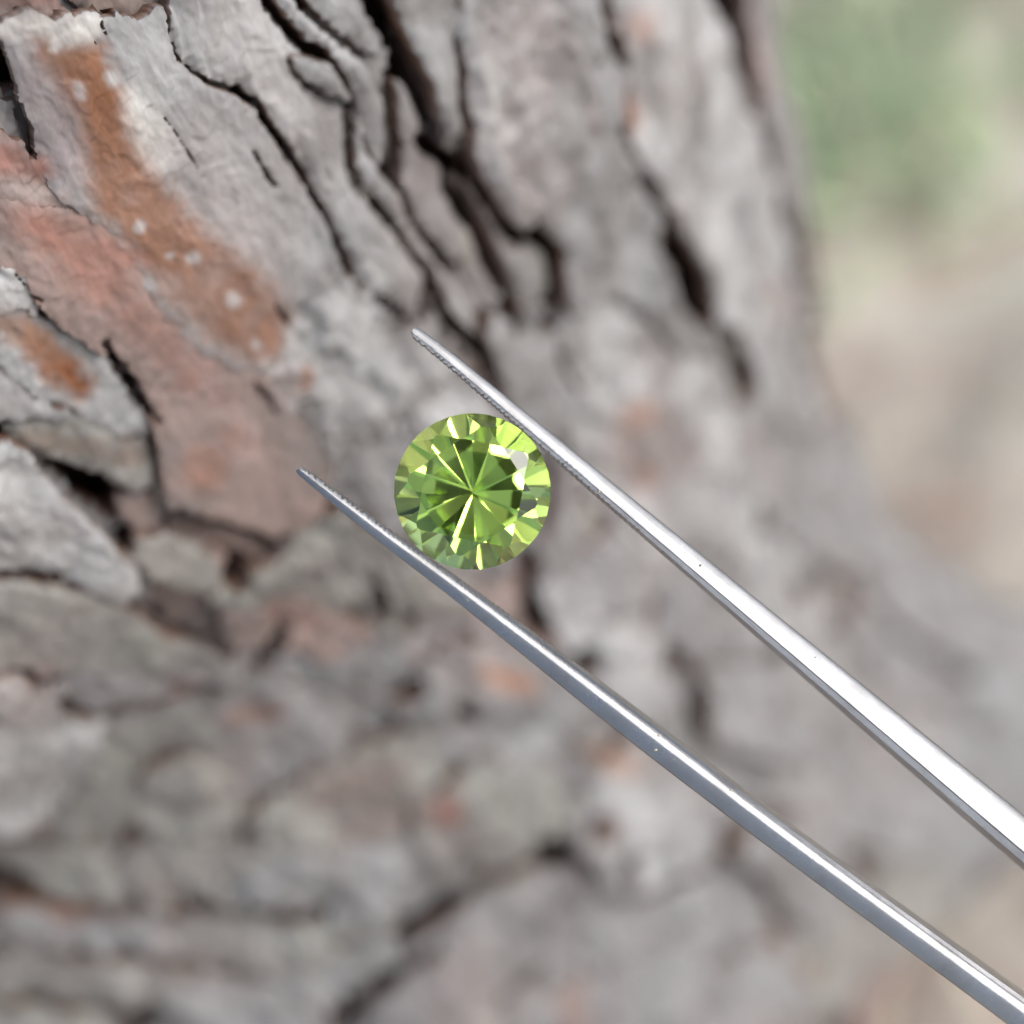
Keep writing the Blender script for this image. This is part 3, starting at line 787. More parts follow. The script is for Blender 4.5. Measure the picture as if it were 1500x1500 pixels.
# traced plates: (H, res, tint, pts, options); H and res in mm, pts in pixels of the photograph
PL = [
    (-1.5, .16, (0.25, 0.15, 0.125), [(-80, -60), (84, -60), (92, 0), (112, 18), (118, 62), (-20, 70), (-80, 60)], {}),
    (-1.3, .16, (0.24, 0.185, 0.16), [(98, -60), (262, -60), (262, 66), (130, 66), (118, 18), (100, 0)], {}),
    (0.9, .095, GREY, [(-60, 42), (0, 38), (18, 28), (45, 15), (62, 24), (84, 36), (108, 21), (128, 20), (150, 27), (172, 23), (205, 32), (222, 20), (236, 11), (247, 20), (250, 64), (262, 92), (300, 118), (345, 131), (372, 150), (405, 195), (440, 250), (472, 305), (500, 365), (506, 400), (470, 425), (440, 445), (428, 480), (420, 520), (392, 548), (350, 542), (300, 522), (250, 472), (200, 402), (160, 346), (128, 318), (95, 298), (70, 270), (55, 232), (45, 185), (28, 145), (15, 100), (0, 60), (-60, 52)], dict(jag=.16, rough=.10, edge=.12, ew=.4, ridge=.22, rf=.3)),
    (-0.9, .14, GREY, [(-80, 140), (20, 150), (40, 185), (50, 236), (20, 228), (-80, 205)], {}),
    (0.7, .12, PINK, [(-80, 190), (0, 200), (55, 234), (80, 275), (130, 322), (100, 326), (60, 320), (0, 303), (-80, 290)], dict(jag=.15, edge=.12, grow=.25)),
    (0.78, .12, PINK, [(-80, 288), (0, 302), (60, 318), (125, 324), (165, 354), (210, 420), (260, 484), (310, 524), (382, 553), (402, 590), (432, 620), (464, 660), (477, 700), (471, 740), (442, 776), (415, 786), (370, 771), (300, 756), (256, 741), (246, 690), (240, 630), (225, 580), (195, 545), (160, 510), (120, 485), (85, 460), (62, 430), (50, 400), (0, 386), (-80, 380)], dict(jag=.16, edge=.12, rough=.10, grow=.45)),
    (0.55, .12, PALE, [(-80, 384), (0, 388), (36, 394), (62, 420), (70, 450), (56, 466), (35, 455), (15, 460), (0, 466), (-80, 470)], dict(jag=.2, edge=.15, ew=.3)),
    (-0.1, .14, PALE, [(-80, 455), (0, 452), (40, 445), (65, 470), (110, 490), (150, 514), (180, 550), (205, 590), (236, 626), (215, 642), (170, 640), (120, 612), (60, 588), (0, 548), (-80, 520)], dict(jag=.2)),
    (0.4, .16, GREY, [(-80, 520), (0, 550), (60, 590), (112, 612), (60, 622), (0, 624), (-80, 640)], {}),
    (-0.4, .16, OLIVE, [(-30, 632), (60, 620), (130, 612), (170, 640), (216, 645), (232, 680), (225, 716), (190, 724), (165, 710), (140, 696), (90, 682), (40, 660), (-30, 645)], dict(tilt=(0, -.05))),
    (1.0, .15, PALE, [(-80, 640), (0, 652), (30, 656), (65, 690), (100, 726), (160, 776), (190, 810), (206, 846), (210, 870), (180, 886), (140, 872), (100, 862), (0, 848), (-80, 842)], dict(rough=.26)),
    (0.7, .18, OLIVE, [(-80, 850), (0, 852), (60, 858), (110, 868), (170, 890), (200, 905), (240, 930), (330, 960), (334, 985), (250, 990), (150, 980), (80, 985), (40, 998), (-80, 1000)], {}),
    (-0.9, .2, PINK, [(172, 735), (215, 728), (235, 745), (237, 780), (200, 787), (180, 770)], {}),
    (0.1, .18, OLIVE, [(200, 796), (250, 786), (290, 800), (320, 830), (332, 862), (300, 882), (250, 862), (215, 846), (200, 820)], {}),
    (-1.2, .2, PINK, [(250, 752), (300, 764), (370, 786), (400, 802), (376, 830), (350, 816), (300, 790), (250, 772)], {}),
    (-0.5, .2, PINK, [(255, 778), (310, 796), (340, 830), (338, 862), (300, 832), (258, 798)], {}),
    # right of the orange plate: long shingled flakes
    (0.2, .13, PALE, [(250, -60), (384, -60), (396, 0), (426, 48), (456, 78), (490, 92), (516, 128), (528, 162), (520, 190), (518, 236), (530, 278), (570, 322), (612, 378), (632, 404), (624, 440), (622, 482), (600, 472), (562, 442), (520, 402), (505, 372), (474, 304), (442, 250), (408, 196), (374, 148), (340, 128), (300, 112), (262, 92), (252, 64), (247, 20)], dict(rough=.12, tilt=(-.05, .0), ew=1.0, edge=.5, ridge=.5, rf=.42)),
    (0.75, .13, GREY, [(427, 92), (440, 84), (470, 90), (496, 104), (520, 148), (526, 162), (490, 152), (455, 128), (432, 108)], dict(rough=.07, jag=.08, ew=.6)),
    (0.8, .13, PALE, [(404, -60), (412, 6), (428, 36), (460, 68), (492, 84), (522, 120), (542, 180), (560, 240), (576, 268), (586, 205), (578, 150), (548, 90), (502, 60), (470, 38), (442, 0), (430, -60)], dict(rough=.08, jag=.1, ew=1.1, edge=.8, tilt=(-.16, 0))),
    (0.3, .14, GREY, [(440, -60), (450, 2), (482, 36), (530, 74), (572, 96), (562, 60), (532, 10), (520, -60)], dict(rough=.13, ew=.9, edge=.5, tilt=(-.14, 0))),
    (-0.2, .14, DUSK, [(574, 108), (600, 128), (620, 168), (628, 212), (600, 214), (590, 192), (580, 150)], dict(rough=.12, ew=.8, edge=.5, tilt=(-.12, 0))),
    (0.35, .14, PALE, [(520, 172), (532, 164), (546, 232), (572, 272), (592, 288), (612, 340), (652, 390), (692, 440), (722, 500), (738, 542), (720, 548), (690, 482), (660, 440), (640, 414), (622, 382), (572, 320), (532, 280), (518, 240)], dict(rough=.11, jag=.12, ew=1.0, edge=.6, tilt=(-.14, 0))),
    (-0.7, .16, DUSK, [(590, 200), (640, 232), (690, 300), (738, 350), (760, 402), (778, 452), (762, 484), (740, 472), (702, 422), (654, 372), (614, 326), (584, 272)], dict(rough=.15, ew=.9, edge=.5, tilt=(-.12, 0))),
    (-0.3, .16, GREY, [(650, 236), (682, 262), (722, 312), (762, 350), (800, 374), (804, 384), (800, 442), (790, 474), (770, 422), (740, 370), (702, 330), (666, 282)], dict(rough=.13, ew=.9, edge=.5, tilt=(-.14, 0))),
    (-0.6, .16, DUSK, [(630, 404), (660, 440), (690, 484), (712, 540), (690, 530), (652, 492), (634, 452)], {}),
    (0.9, .17, GREY, [(562, -60), (602, 50), (642, 132), (662, 196), (682, 206), (688, 190), (682, 130), (674, 60), (670, -60)], dict(rough=.14)),
    (1.0, .2, GREY, [(672, -60), (880, -60), (902, 60), (926, 110), (912, 180), (932, 240), (966, 310), (1002, 392), (1042, 452), (1050, 502), (1002, 522), (950, 462), (902, 426), (842, 462), (836, 400), (832, 375), (795, 330), (775, 338), (745, 315), (712, 258), (694, 225), (695, 180), (688, 120), (676, 60)], dict(rough=.3, ridge=.7, rf=.3)),
    (0.9, .24, PALE, [(890, -60), (1068, -60), (1068, 50), (1086, 100), (1112, 170), (1128, 260), (1146, 340), (1166, 430), (1202, 520), (1212, 602), (1182, 642), (1132, 602), (1106, 562), (1072, 482), (1046, 462), (1032, 400), (986, 330), (956, 270), (930, 200), (932, 110), (906, 50)], dict(rough=.24, ridge=.7, rf=.22)),
    (0.4, .24, GREY, [(1086, -60), (1130, -60), (1152, 120), (1184, 260), (1206, 380), (1242, 500), (1226, 524), (1190, 432), (1166, 340), (1146, 240), (1120, 150), (1098, 80)], dict(rough=.2)),
    (0.2, .17, PALE, [(425, 492), (450, 456), (500, 441), (542, 450), (592, 490), (642, 540), (692, 590), (742, 642), (702, 642), (622, 602), (542, 622), (502, 642), (456, 602), (402, 562), (406, 532)], dict(rough=.28)),
    (-0.4, .17, PINK, [(388, 562), (452, 610), (482, 640), (478, 670), (466, 660), (432, 622), (404, 590)], {}),
    (0.0, .19, GREY, [(470, 642), (542, 626), (622, 610), (692, 650), (752, 702), (762, 802), (722, 852), (642, 842), (562, 802), (502, 762), (482, 722), (478, 672)], dict(rough=.28)),
    (-0.5, .2, DUSK, [(742, 642), (792, 652), (832, 722), (842, 802), (792, 832), (772, 792), (762, 722)], {}),
    (0.1, .19, GREY, [(745, 490), (802, 476), (826, 482), (846, 542), (852, 602), (822, 642), (782, 602), (746, 562), (740, 522)], dict(rough=.25)),
    (0.4, .22, PALE, [(836, 470), (902, 432), (962, 472), (1002, 532), (1052, 562), (1072, 642), (1092, 702), (1082, 802), (1052, 852), (1002, 832), (942, 762), (882, 702), (862, 622), (852, 542)], dict(rough=.25)),
    (0.5, .26, GREY, [(1060, 582), (1112, 592), (1182, 652), (1232, 622), (1262, 702), (1284, 762), (1262, 832), (1202, 802), (1152, 762), (1102, 702), (1082, 642)], dict(rough=.3)),
    (0.4, .26, PALE, [(1092, 722), (1152, 772), (1202, 812), (1252, 842), (1242, 922), (1182, 942), (1122, 902), (1082, 862), (1064, 852)], dict(rough=.3)),
    (0.5, .32, GREY, [(1256, 842), (1292, 782), (1342, 812), (1402, 852), (1482, 902), (1570, 950), (1570, 1062), (1452, 1042), (1352, 982), (1282, 942), (1252, 922)], dict(rough=.3)),
    (0.3, .24, GREY, [(850, 862), (932, 782), (1002, 842), (1062, 872), (1112, 912), (1102, 982), (1032, 962), (962, 882), (902, 902)], dict(rough=.3)),
    (0.4, .24, PALE, [(822, 872), (882, 912), (952, 902), (976, 962), (1022, 1002), (992, 1062), (922, 1032), (882, 982), (852, 942)], dict(rough=.3)),
    (0.5, .26, GREY, [(1032, 982), (1112, 992), (1182, 952), (1252, 942), (1302, 982), (1282, 1062), (1202, 1102), (1122, 1092), (1042, 1062)], dict(rough=.3)),
    (0.5, .32, GREY, [(1302, 992), (1382, 1012), (1462, 1062), (1570, 1082), (1570, 1252), (1452, 1262), (1362, 1222), (1302, 1122)], dict(rough=.3)),
    (0.2, .28, GREY, [(1002, 1082), (1102, 1112), (1202, 1112), (1282, 1082), (1312, 1182), (1352, 1242), (1262, 1222), (1152, 1192), (1062, 1202), (1012, 1152)], dict(rough=.3)),
    (0.2, .22, GREY, [(602, 1002), (652, 962), (722, 962), (792, 992), (862, 1042), (902, 1082), (862, 1122), (792, 1062), (702, 1032), (642, 1062), (602, 1042)], dict(rough=.3)),
    (0.0, .22, GREY, [(560, 962), (602, 932), (652, 882), (702, 892), (762, 932), (792, 972), (722, 952), (652, 952), (602, 992)], dict(rough=.28)),
    (0.0, .2, OLIVE, [(480, 772), (562, 812), (642, 852), (692, 882), (642, 882), (602, 922), (572, 912), (546, 862), (502, 802), (440, 792)], dict(rough=.25)),
    (0.1, .2, PINK, [(690, 852), (752, 852), (766, 902), (792, 942), (762, 926), (702, 882)], {}),
    (0.2, .2, OLIVE, [(330, 872), (402, 832), (442, 802), (492, 802), (542, 832), (562, 882), (522, 922), (452, 902), (402, 886), (352, 892)], dict(rough=.25)),
    (-0.3, .2, PINK, [(340, 902), (402, 892), (472, 916), (522, 932), (502, 952), (432, 936), (362, 932)], {}),
    (0.3, .22, GREY, [(440, 942), (502, 946), (562, 962), (602, 1002), (572, 1032), (502, 1012), (432, 1012), (402, 982)], dict(rough=.25)),
    (0.5, .22, DUSK, [(120, 988), (252, 992), (332, 988), (382, 976), (342, 1002), (252, 1022), (172, 1046), (112, 1052), (82, 1022)], dict(rough=.2)),
    (0.9, .2, PALE, [(-80, 1010), (40, 1006), (82, 1042), (112, 1066), (142, 1086), (122, 1132), (82, 1182), (42, 1222), (0, 1226), (-80, 1230)], dict(rough=.2)),
    (0.2, .24, OLIVE, [(140, 1082), (182, 1066), (262, 1052), (332, 1032), (322, 1072), (252, 1112), (202, 1132), (182, 1202), (142, 1242), (62, 1242), (112, 1172)], dict(rough=.2)),
    (0.15, .24, OLIVE, [(220, 1142), (282, 1116), (332, 1152), (352, 1202), (302, 1232), (242, 1236), (216, 1202)], {}),
    (0.3, .24, GREY, [(340, 1032), (422, 1012), (482, 1012), (522, 1052), (502, 1112), (432, 1152), (362, 1182), (332, 1132), (302, 1102)], dict(rough=.2)),
    (0.4, .25, OLIVE, [(380, 1192), (452, 1152), (542, 1112), (622, 1092), (652, 1132), (622, 1182), (562, 1232), (482, 1252), (402, 1242)], dict(rough=.2)),
    (0.0, .26, OLIVE, [(210, 1252), (302, 1242), (372, 1252), (352, 1302), (282, 1332), (202, 1342), (152, 1302)], dict(rough=.3)),
    (0.1, .26, OLIVE, [(-80, 1240), (142, 1252), (152, 1292), (182, 1332), (82, 1332), (0, 1302), (-80, 1292)], dict(rough=.3)),
    (0.4, .26, GREY, [(380, 1256), (482, 1258), (582, 1232), (602, 1292), (542, 1332), (482, 1332), (402, 1312), (362, 1302)], dict(rough=.3)),
    (0.2, .26, GREY, [(-80, 1340), (82, 1346), (252, 1352), (342, 1356), (332, 1392), (202, 1402), (62, 1392), (-80, 1382)], dict(rough=.3)),
    (0.2, .28, OLIVE, [(350, 1358), (482, 1358), (522, 1342), (562, 1352), (482, 1402), (382, 1442), (282, 1452), (242, 1432)], dict(rough=.3)),
    (0.3, .28, OLIVE, [(-80, 1412), (62, 1412), (202, 1422), (262, 1452), (182, 1502), (-80, 1560)], dict(rough=.3)),
    (0.3, .3, GREY, [(280, 1462), (402, 1442), (502, 1402), (562, 1382), (542, 1432), (482, 1482), (402, 1560), (200, 1560)], dict(rough=.3)),
    (0.3, .28, OLIVE, [(620, 1202), (702, 1132), (802, 1132), (852, 1182), (832, 1242), (752, 1292), (652, 1302), (612, 1272)], dict(rough=.3)),
    (0.1, .28, GREY, [(640, 1082), (722, 1052), (802, 1082), (852, 1132), (802, 1122), (702, 1112), (652, 1112)], dict(rough=.3)),
    (0.4, .3, DUSK, [(560, 1482), (642, 1382), (752, 1312), (852, 1292), (902, 1332), (852, 1422), (752, 1502), (560, 1580)], dict(rough=.3)),
    (0.5, .28, PALE, [(860, 1182), (932, 1102), (1002, 1152), (1042, 1232), (982, 1282), (902, 1272), (862, 1232)], dict(rough=.3)),
    (0.3, .3, GREY, [(880, 1302), (982, 1292), (1082, 1262), (1152, 1302), (1122, 1382), (1002, 1432), (882, 1422)], dict(rough=.3)),
    (0.3, .32, GREY, [(780, 1512), (882, 1442), (1002, 1442), (1122, 1402), (1152, 1452), (1052, 1570), (780, 1570)], dict(rough=.3)),
    (0.3, .32, GREY, [(1060, 1232), (1152, 1202), (1252, 1232), (1292, 1292), (1232, 1352), (1162, 1332), (1102, 1262)], dict(rough=.3)),
    (0.3, .34, OLIVE, [(1160, 1382), (1232, 1372), (1292, 1332), (1302, 1402), (1232, 1482), (1152, 1502)], dict(rough=.3)),
]
PLATE_POLYS = []
PLATE_LABELS = {2: 'pale bark plate with a rusty orange streak and white specks', 5: 'pinkish red bark plate below the orange streak', 7: 'grey bark plate with a small orange patch'}
for n, (H, res, tint, pts, opt) in enumerate(PL):
    q = pix_to_sz(pts, H)
    PLATE_POLYS.append(q)
    if n > 28:                       # farther flakes overlap like shingles
        opt = dict(dict(grow=1.1, ew=2.4, edge=0.45, jag=0.7, thick=2.6), **opt)
        opt['rough'] = opt.get('rough', .2) * 1.4
        H = H + 0.6 * math.sin(n * 2.4)
        opt['tilt'] = (0.09 * math.sin(n * 1.7), 0.08 * math.cos(n * 3.1))
    geo = plate_geometry(q, H, res, tint, seed=3.7 * n, **opt)
    if geo is None:
        print('plate lost', n)
        continue
    bp_ = obj('bark_plate', mesh_np('bark_plate', geo[0], geo[1], None, geo[2]), M_BARK, trunk)
    if n in PLATE_LABELS:
        bp_['label'] = PLATE_LABELS[n]

def make_outer():
    """flakes that carry the bark on past the edges of the view"""
    rng = np.random.default_rng(33)
    geo = []
    for c in voronoi(S0 - 25, S1 + 15, Z0 - 5, Z1 + 18, 8.0, 18.0, -0.1, rng):
        m = c.mean(0)
        if not seen(c, 420):
            continue
        vx, vy = project(trunk_pt(c[:, 0], c[:, 1], np.full(len(c), 0.5)))
        if ((vx > 0) & (vx < 1230) & (vy > 0) & (vy < 1500)).any():
            continue
        if max(poly_sd(q, m[:1], m[1:])[0] for q in PLATE_POLYS) > -0.5:
            continue
        t = [GREY, PALE, OLIVE, DUSK, PINK, GREY][rng.integers(6)]
        geo.append(plate_geometry(c, rng.uniform(-0.4, 0.5), 0.5, t, (rng.normal(0, .03), rng.normal(0, .02)), 2.2, 0.4, 0.8, 0.5, 0.26, rng.uniform(0, 90), cuts=False))
    V, Q, C = join_geo(geo)
    o = obj('outer_bark', mesh_np('outer_bark', V, Q, None, C), M_BARK, trunk)
    return tag(o, 'flaking bark continuing round the trunk', kind='stuff')
make_outer()

# ------------------------------------------------------------------ gemstone
def make_gem():
    R = 4.0
    bm = bmesh.new()
    bmesh.ops.create_cube(bm, size=30.0)
    def cut(n, d):
        n = Vector(n).normalized()
        g = bm.verts[:] + bm.edges[:] + bm.faces[:]
        res = bmesh.ops.bisect_plane(bm, geom=g, plane_co=n * d, plane_no=n, clear_outer=True, dist=1e-5)
        ed = [e for e in res['geom_cut'] if isinstance(e, bmesh.types.BMEdge)]
        if ed:
            bmesh.ops.edgeloop_fill(bm, edges=ed)
    rj = np.random.default_rng(30)
    def ring(count, off, tilt, rad, zc, jt=0.0, ja=0.0):
        """facets whose plane passes through radius rad at height zc, tilted from the girdle plane"""
        for k in range(count):
            a = 2 * math.pi * (k + off) / count + math.radians(rj.uniform(-ja, ja))
            t = math.radians(tilt + rj.uniform(-jt, jt))
            n = (math.sin(abs(t)) * math.cos(a), math.sin(abs(t)) * math.sin(a), math.cos(t) if zc >= 0 else -math.cos(t))
            d = n[0] * rad * math.cos(a) + n[1] * rad * math.sin(a) + n[2] * zc
            cut(n, d)
    for k in range(64):
        a = 2 * math.pi * k / 64
        cut((math.cos(a), math.sin(a), 0), R * (1 + 0.004 * math.sin(k * 2.7)))
    g = 0.14
    JT, JA = 0.5, 3
    ring(16, 0.5, 41.0, R, g)              # upper girdle
    ring(8, 0.0, 35.5, R * 0.995, g + 0.02)         # crown mains
    ring(8, 0.5, 21.5, 2.47, g + 0.96)           # star facets
    cut((0, 0, 1), g + 0.95)               # table
    ring(16, 0.5, 45.0, R, -g, JT, JA)             # lower girdle
    ring(16, 0.0, 44.2, R * 0.994, -g, JT, JA)       # pavilion mains
    bmesh.ops.remove_doubles(bm, verts=bm.verts, dist=1e-4)
    bmesh.ops.recalc_face_normals(bm, faces=bm.faces)
    for v in bm.verts:
        v.co *= MM
    me = bpy.data.meshes.new('gemstone')
    bm.to_mesh(me); bm.free()
    o = obj('gemstone', me, M_GEM)
    c = pix(692, 720, 99.6) * MM
    # crown faces the lens, tipped slightly
    z = Vector(-FWD) + 0.03 * Vector(UP) + 0.02 * Vector(RIGHT)
    z.normalize()
    x = (Vector(RIGHT) - Vector(RIGHT).dot(z) * z).normalized()
    rot = Matrix.Rotation(math.radians(11), 3, z)
    x = rot @ x
    y = z.cross(x)
    o.matrix_world = Matrix(((x[0], y[0], z[0], c[0]), (x[1], y[1], z[1], c[1]), (x[2], y[2], z[2], c[2]), (0, 0, 0, 1)))
    return tag(o, 'round faceted lime green gemstone gripped between the tweezer tips', 'gemstone')
make_gem()

# ------------------------------------------------------------------ tweezers
tweez = bpy.data.objects.new('tweezers', None)
scene.collection.objects.link(tweez)
_tj = pix(4300, 3420, 97) * MM
tweez.location = Vector(_tj)
tag(tweez, 'slim polished steel tweezers holding the green gemstone', 'tweezers')
bpy.context.view_layer.update()

def spline(keys, t):
    """linear keys, then rounded off along the arm"""
    k = np.asarray(keys, float)
    out = np.stack([np.interp(t, k[:, 0], k[:, c]) for c in range(1, k.shape[1])], 1)
    sm = out.copy()
    for c in range(out.shape[1]):
        for wpx in (30, 30):
            a = np.interp(np.maximum(t - wpx, 2 * t[0] - t), t, sm[:, c]); b = np.interp(np.minimum(t + wpx, t[-1]), t, sm[:, c])
            sm[:, c] = np.where((t > 40) & (t < t[-1] - 40), (a + b + 2 * sm[:, c]) / 4, sm[:, c])
    return sm

def make_arm(keys, out_sign, prof, inner_show, serr):
    """keys: x px, y px (middle of the front edge), width px, depth back mm, distance mm"""
    k = np.asarray(keys, float)
    L = np.concatenate([[0], np.cumsum(np.hypot(np.diff(k[:, 0]), np.diff(k[:, 1])))])
    t = np.concatenate([np.arange(0, 640, 1.075), np.arange(640, 1250, 3.0), np.arange(1250, L[-1], 12.0), [L[-1]]])
    r = spline(np.column_stack([L, k]), t)
    cx, cyy, w, dep, dist = r.T
    tang = np.gradient(np.column_stack([cx, cyy]), t, axis=0)
    tang /= np.linalg.norm(tang, axis=1, keepdims=True)
    nrm = np.column_stack([tang[:, 1], -tang[:, 0]]) * out_sign        # image-space outward (y down)
    C = np.array([pix(a, b, d) for a, b, d in zip(cx, cyy, dist)])
    O = nrm[:, :1] * RIGHT - nrm[:, 1:] * UP                            # outward in the gripping plane
    B = -FWD                                                           # toward the lens
    thick = w * dist / FPX
    # cross-section: (outward, toward lens) in widths -- flat ground faces with narrow bevels, slab behind
    ring = []
    amp = serr * np.clip(1.15 - t / 560, 0, 1) * np.where(t > 10, 1, 0)
    ph = (t / 8.6 + 0.5 * fbm(t * 0.03, t * 0 + 7.7, 2)) % 1
    saw = np.where(ph < 0.5, 1.0, 0.0) * (0.75 + 0.7 * fbm(t * 0.11, t * 0 + 1.2, 2))
    for (x, zf) in prof:
        tooth = amp * (saw - 0.5) * (0.6 if x < prof[2][0] else 0.0)
        ring.append(C + O * (x * thick + tooth)[:, None] + B * (zf * thick)[:, None])
    rows = len(t)
    # outer side going back, back edge, inner side coming forward
    zo = prof[-1][1] * thick
    for a, b in ((0.505, 0.12), (0.505, 0.5), (0.49, 0.92), (0.44, 1.0), (0.0, 1.02), (-0.46, 1.0), (-0.53, 0.93)):
        ring.append(C + O * (a * thick)[:, None] + B * (zo - b * dep)[:, None])
    for b in (0.85, 0.6, 0.35, 0.12, 0.04):
        xin = -0.5 + inner_show * 0.25 * (1 - b) - 0.06 * b
        tooth = amp * (saw - 0.5) * (1 if b < 0.9 else 0)
        ring.append(C + O * (xin * thick + tooth)[:, None] + B * (-(b * dep))[:, None])
    ringA = np.stack(ring, 1)                   # rows, m, 3
    m = ringA.shape[1]
    V = ringA.reshape(-1, 3) * MM
    i, j = np.meshgrid(np.arange(rows - 1), np.arange(m), indexing='ij')
    q = np.stack([i * m + j, (i + 1) * m + j, (i + 1) * m + (j + 1) % m, i * m + (j + 1) % m], -1).reshape(-1, 4)
    if out_sign < 0:
        q = q[:, ::-1]
    c0, c1 = ringA[0].mean(0) * MM, ringA[-1].mean(0) * MM
    V = np.concatenate([V, [c0, c1]])
    tr = []
    for j in range(m):
        a, b = j, (j + 1) % m
        tr.append((rows * m, b, a)); tr.append((rows * m + 1, (rows - 1) * m + a, (rows - 1) * m + b))
    co = np.zeros((len(V), 3), dtype=np.float32)
    co[:rows * m, 0] = np.repeat(t * 0.035, m)          # mm along the arm
    co[:rows * m, 1] = np.tile(np.arange(m) / m, rows)
    me = mesh_np('arm', V - np.array(tweez.location), q, np.array(tr), co)
    bm = bmesh.new(); bm.from_mesh(me); bmesh.ops.recalc_face_normals(bm, faces=bm.faces)
    for e in bm.edges:
        if len(e.link_faces) == 2 and e.calc_face_angle(0) > math.radians(24):
            e.smooth = False
    bm.to_mesh(me); bm.free()
    return obj('arm', me, M_STEEL, tweez), C, O * thick[:, None]

def upper_key(x, dep, dist):
    top, bot = 477 + 0.806 * (x - 613), 487 + 0.8686 * (x - 602)
    return (x, (top + bot) / 2, max(17, (bot - top) * 0.766 + 1), dep, dist)
UPPER = [(605, 483, 10, 0.9, 99.4), (609, 486.5, 16, 1.0, 99.38)] + [upper_key(x, 1.1 + 0.0034 * (x - 640), 99.35 - 0.0014 * (x - 640)) for x in (640, 700, 800, 900, 1000, 1100, 1200, 1300, 1400, 1500)] + [(1900, 1564, 66, 5.5, 97.4), (2800, 2270, 72, 7.5, 96.6), (3700, 2970, 72, 8.5, 96.6), (4250, 3410, 60, 8.5, 96.6), (4500, 3610, 50, 8.0, 96.6)]
LOWER = [(436, 687, 8, 0.9, 99.4), (440, 690.5, 12, 1.0, 99.38), (500, 738, 18, 1.4, 99.2), (567, 790, 22, 1.6, 99.2), (633, 838, 25, 1.8, 99.1), (700, 888.5, 29, 2.0, 99.0), (800, 965.5, 35.5, 2.2, 98.9), (900, 1043, 41, 2.5, 98.8), (1000, 1120, 43, 2.8, 98.7), (1100, 1196, 43, 3.1, 98.6), (1200, 1271, 43, 3.3, 98.5), (1300, 1344, 44, 3.6, 98.4), (1430, 1439, 46, 4.0, 98.2), (1500, 1490, 48, 4.2, 98.1), (1900, 1785, 56, 5.5, 97.4), (2800, 2420, 68, 7.5, 96.6), (3700, 3040, 72, 8.5, 96.6), (4200, 3450, 60, 8.5, 96.6), (4470, 3650, 50, 8.0, 96.6)]
PROF_U = [(-0.27, -0.05), (-0.255, -0.012), (-0.235, 0.0), (-0.10, -0.012), (0.10, -0.048), (0.16, -0.062), (0.19, -0.078), (0.32, -0.16), (0.44, -0.24), (0.47, -0.275), (0.49, -0.33)]
PROF_L = [(-0.36, -0.10), (-0.345, -0.055), (-0.32, -0.025), (-0.24, 0.02), (-0.16, 0.045), (-0.12, 0.05), (-0.08, 0.048), (0.15, 0.01), (0.40, -0.045), (0.44, -0.06), (0.47, -0.10), (0.49, -0.17)]
arm_u, CU, OU = make_arm(UPPER, 1, PROF_U, 0.22, 0.09)
arm_l, CL, OL = make_arm(LOWER, -1, PROF_L, 0.14, 0.085)

TU = np.concatenate([np.arange(0, 640, 1.075), np.arange(640, 1250, 3.0)])
def make_dust():
    rng = np.random.default_rng(8)
    V, T = [], []
    spots = [(CU, OU, 640, 4, -0.3), (CU, OU, 330, 5, -0.45), (CU, OU, 520, 2, 0.48), (CL, OL, 340, 4, -0.1), (CL, OL, 640, 7, 0.0), (CL, OL, 720, 8, -0.05), (CL, OL, 830, 3, -0.35), (CL, OL, 500, 3, .2), (CU, OU, 800, 1, .1)]
    for C, O, px, n, off in spots:
        for _ in range(n):
            i = int(np.clip(np.searchsorted(TU, px + rng.normal(0, 26)), 4, len(TU) - 2))
            p = C[i] + O[i] * np.clip(off * 0.6 + rng.normal(0, 0.12), -0.3, 0.2) - FWD * 0.02
            r = 0.02 + 0.07 * rng.uniform() ** 2; el_ = rng.uniform(0.5, 2.2)
            b = len(V)
            a0 = rng.uniform(0, 6)
            for k in range(5):
                V.append(p + r * rng.uniform(.6, 1.3) * (math.cos(a0 + k * 1.2566) * el_ * RIGHT + math.sin(a0 + k * 1.2566) * UP))
            V.append(p - FWD * r * 0.7); V.append(p + FWD * 0.25)
            for k in range(5):
                T.append((b + k, b + (k + 1) % 5, b + 5)); T.append((b + (k + 1) % 5, b + k, b + 6))
    me = mesh_np('dust', np.array(V) * MM - np.array(tweez.location), np.zeros((0, 4)), np.array(T), None, False)
    o = obj('dust', me, M_DUST, tweez)
    return tag(o, 'yellowish specks of dust stuck to the steel', kind='stuff')
make_dust()

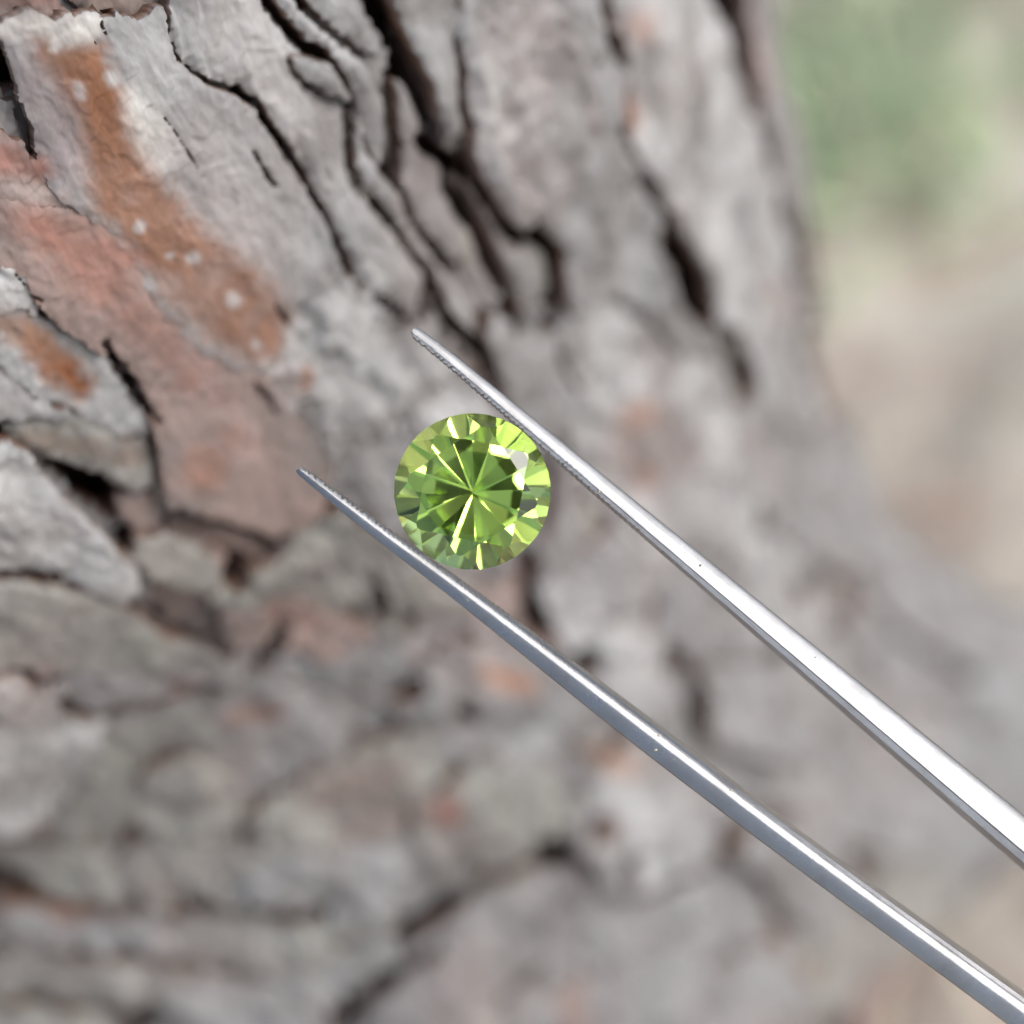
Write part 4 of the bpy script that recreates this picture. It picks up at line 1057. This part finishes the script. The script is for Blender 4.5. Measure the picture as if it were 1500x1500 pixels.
# ------------------------------------------------------------------ grass and litter on the ground
def blades(name, mat, n, sampler, length, width, lie, seed, label, cat):
    rng = np.random.default_rng(seed)
    V, Q = [], []
    xy = np.array([sampler(rng) for _ in range(n)])
    zz = 0.010 * fbm(xy[:, 0] * 7, xy[:, 1] * 7, 4) - 0.003
    for _i in range(n):
        x, y = xy[_i]
        L = rng.uniform(*length); w = rng.uniform(*width)
        a = rng.uniform(0, 2 * math.pi)
        up = rng.uniform(*lie)
        d = np.array([math.cos(a) * math.cos(up), math.sin(a) * math.cos(up), math.sin(up)])
        sdv = np.array([-math.sin(a), math.cos(a), 0])
        droop = np.array([0, 0, -1.0]) * L * rng.uniform(.1, .4) * (math.sin(up))
        b = len(V)
        base = np.array([x, y, zz[_i]])
        for k, f in enumerate((0, 0.4, 0.75, 1.0)):
            c = base + d * L * f + droop * f * f + np.array([math.cos(a), math.sin(a), 0]) * L * 0.15 * f * f
            ww = w * (1 - 0.9 * f * f)
            V += [c - sdv * ww, c + sdv * ww]
        for k in range(3):
            Q.append((b + 2 * k, b + 2 * k + 1, b + 2 * k + 3, b + 2 * k + 2))
    me = mesh_np(name, np.array(V), np.array(Q), None, None, False)
    return tag(obj(name, me, mat), label, cat, kind='stuff')

def ground_at(px, py):
    d = FWD + (px - 750) / FPX * RIGHT - (py - 750) / FPX * UP
    t = -CAM_H / d[2]
    X = np.array([0, 0, CAM_H]) + d * t
    return X[0] * MM, X[1] * MM

def near(cx, cy, r):
    x0, y0 = ground_at(cx, cy)
    return lambda g: (x0 + g.normal(0, r), y0 + g.normal(0, r))

GX, GY = ground_at(1200, 90)
def green_sampler(g):
    k = g.integers(5)
    c = [(1180, 60, .018), (1190, 150, .016), (1225, 50, .018), (1160, 220, .014), (1300, 245, .010)][k]
    return near(*c)(g)
blades('grass', M_GRASS, 230, green_sampler, (0.012, 0.035), (0.0005, 0.0012), (0.1, 0.7), 3, 'fresh green grass blades growing behind the trunk', 'grass')
def wide_sampler(g):
    return (g.uniform(-0.1, 0.7), g.uniform(0.02, 0.9))
blades('dry_straw', M_STRAW, 900, wide_sampler, (0.02, 0.07), (0.0006, 0.0016), (0.0, 0.5), 5, 'pale dry straw lying over the forest floor', 'straw')
blades('fallen_needles', M_NEEDLE, 260, wide_sampler, (0.03, 0.07), (0.0004, 0.0009), (0.0, 0.2), 6, 'brown fallen pine needles on the forest floor', 'needles')
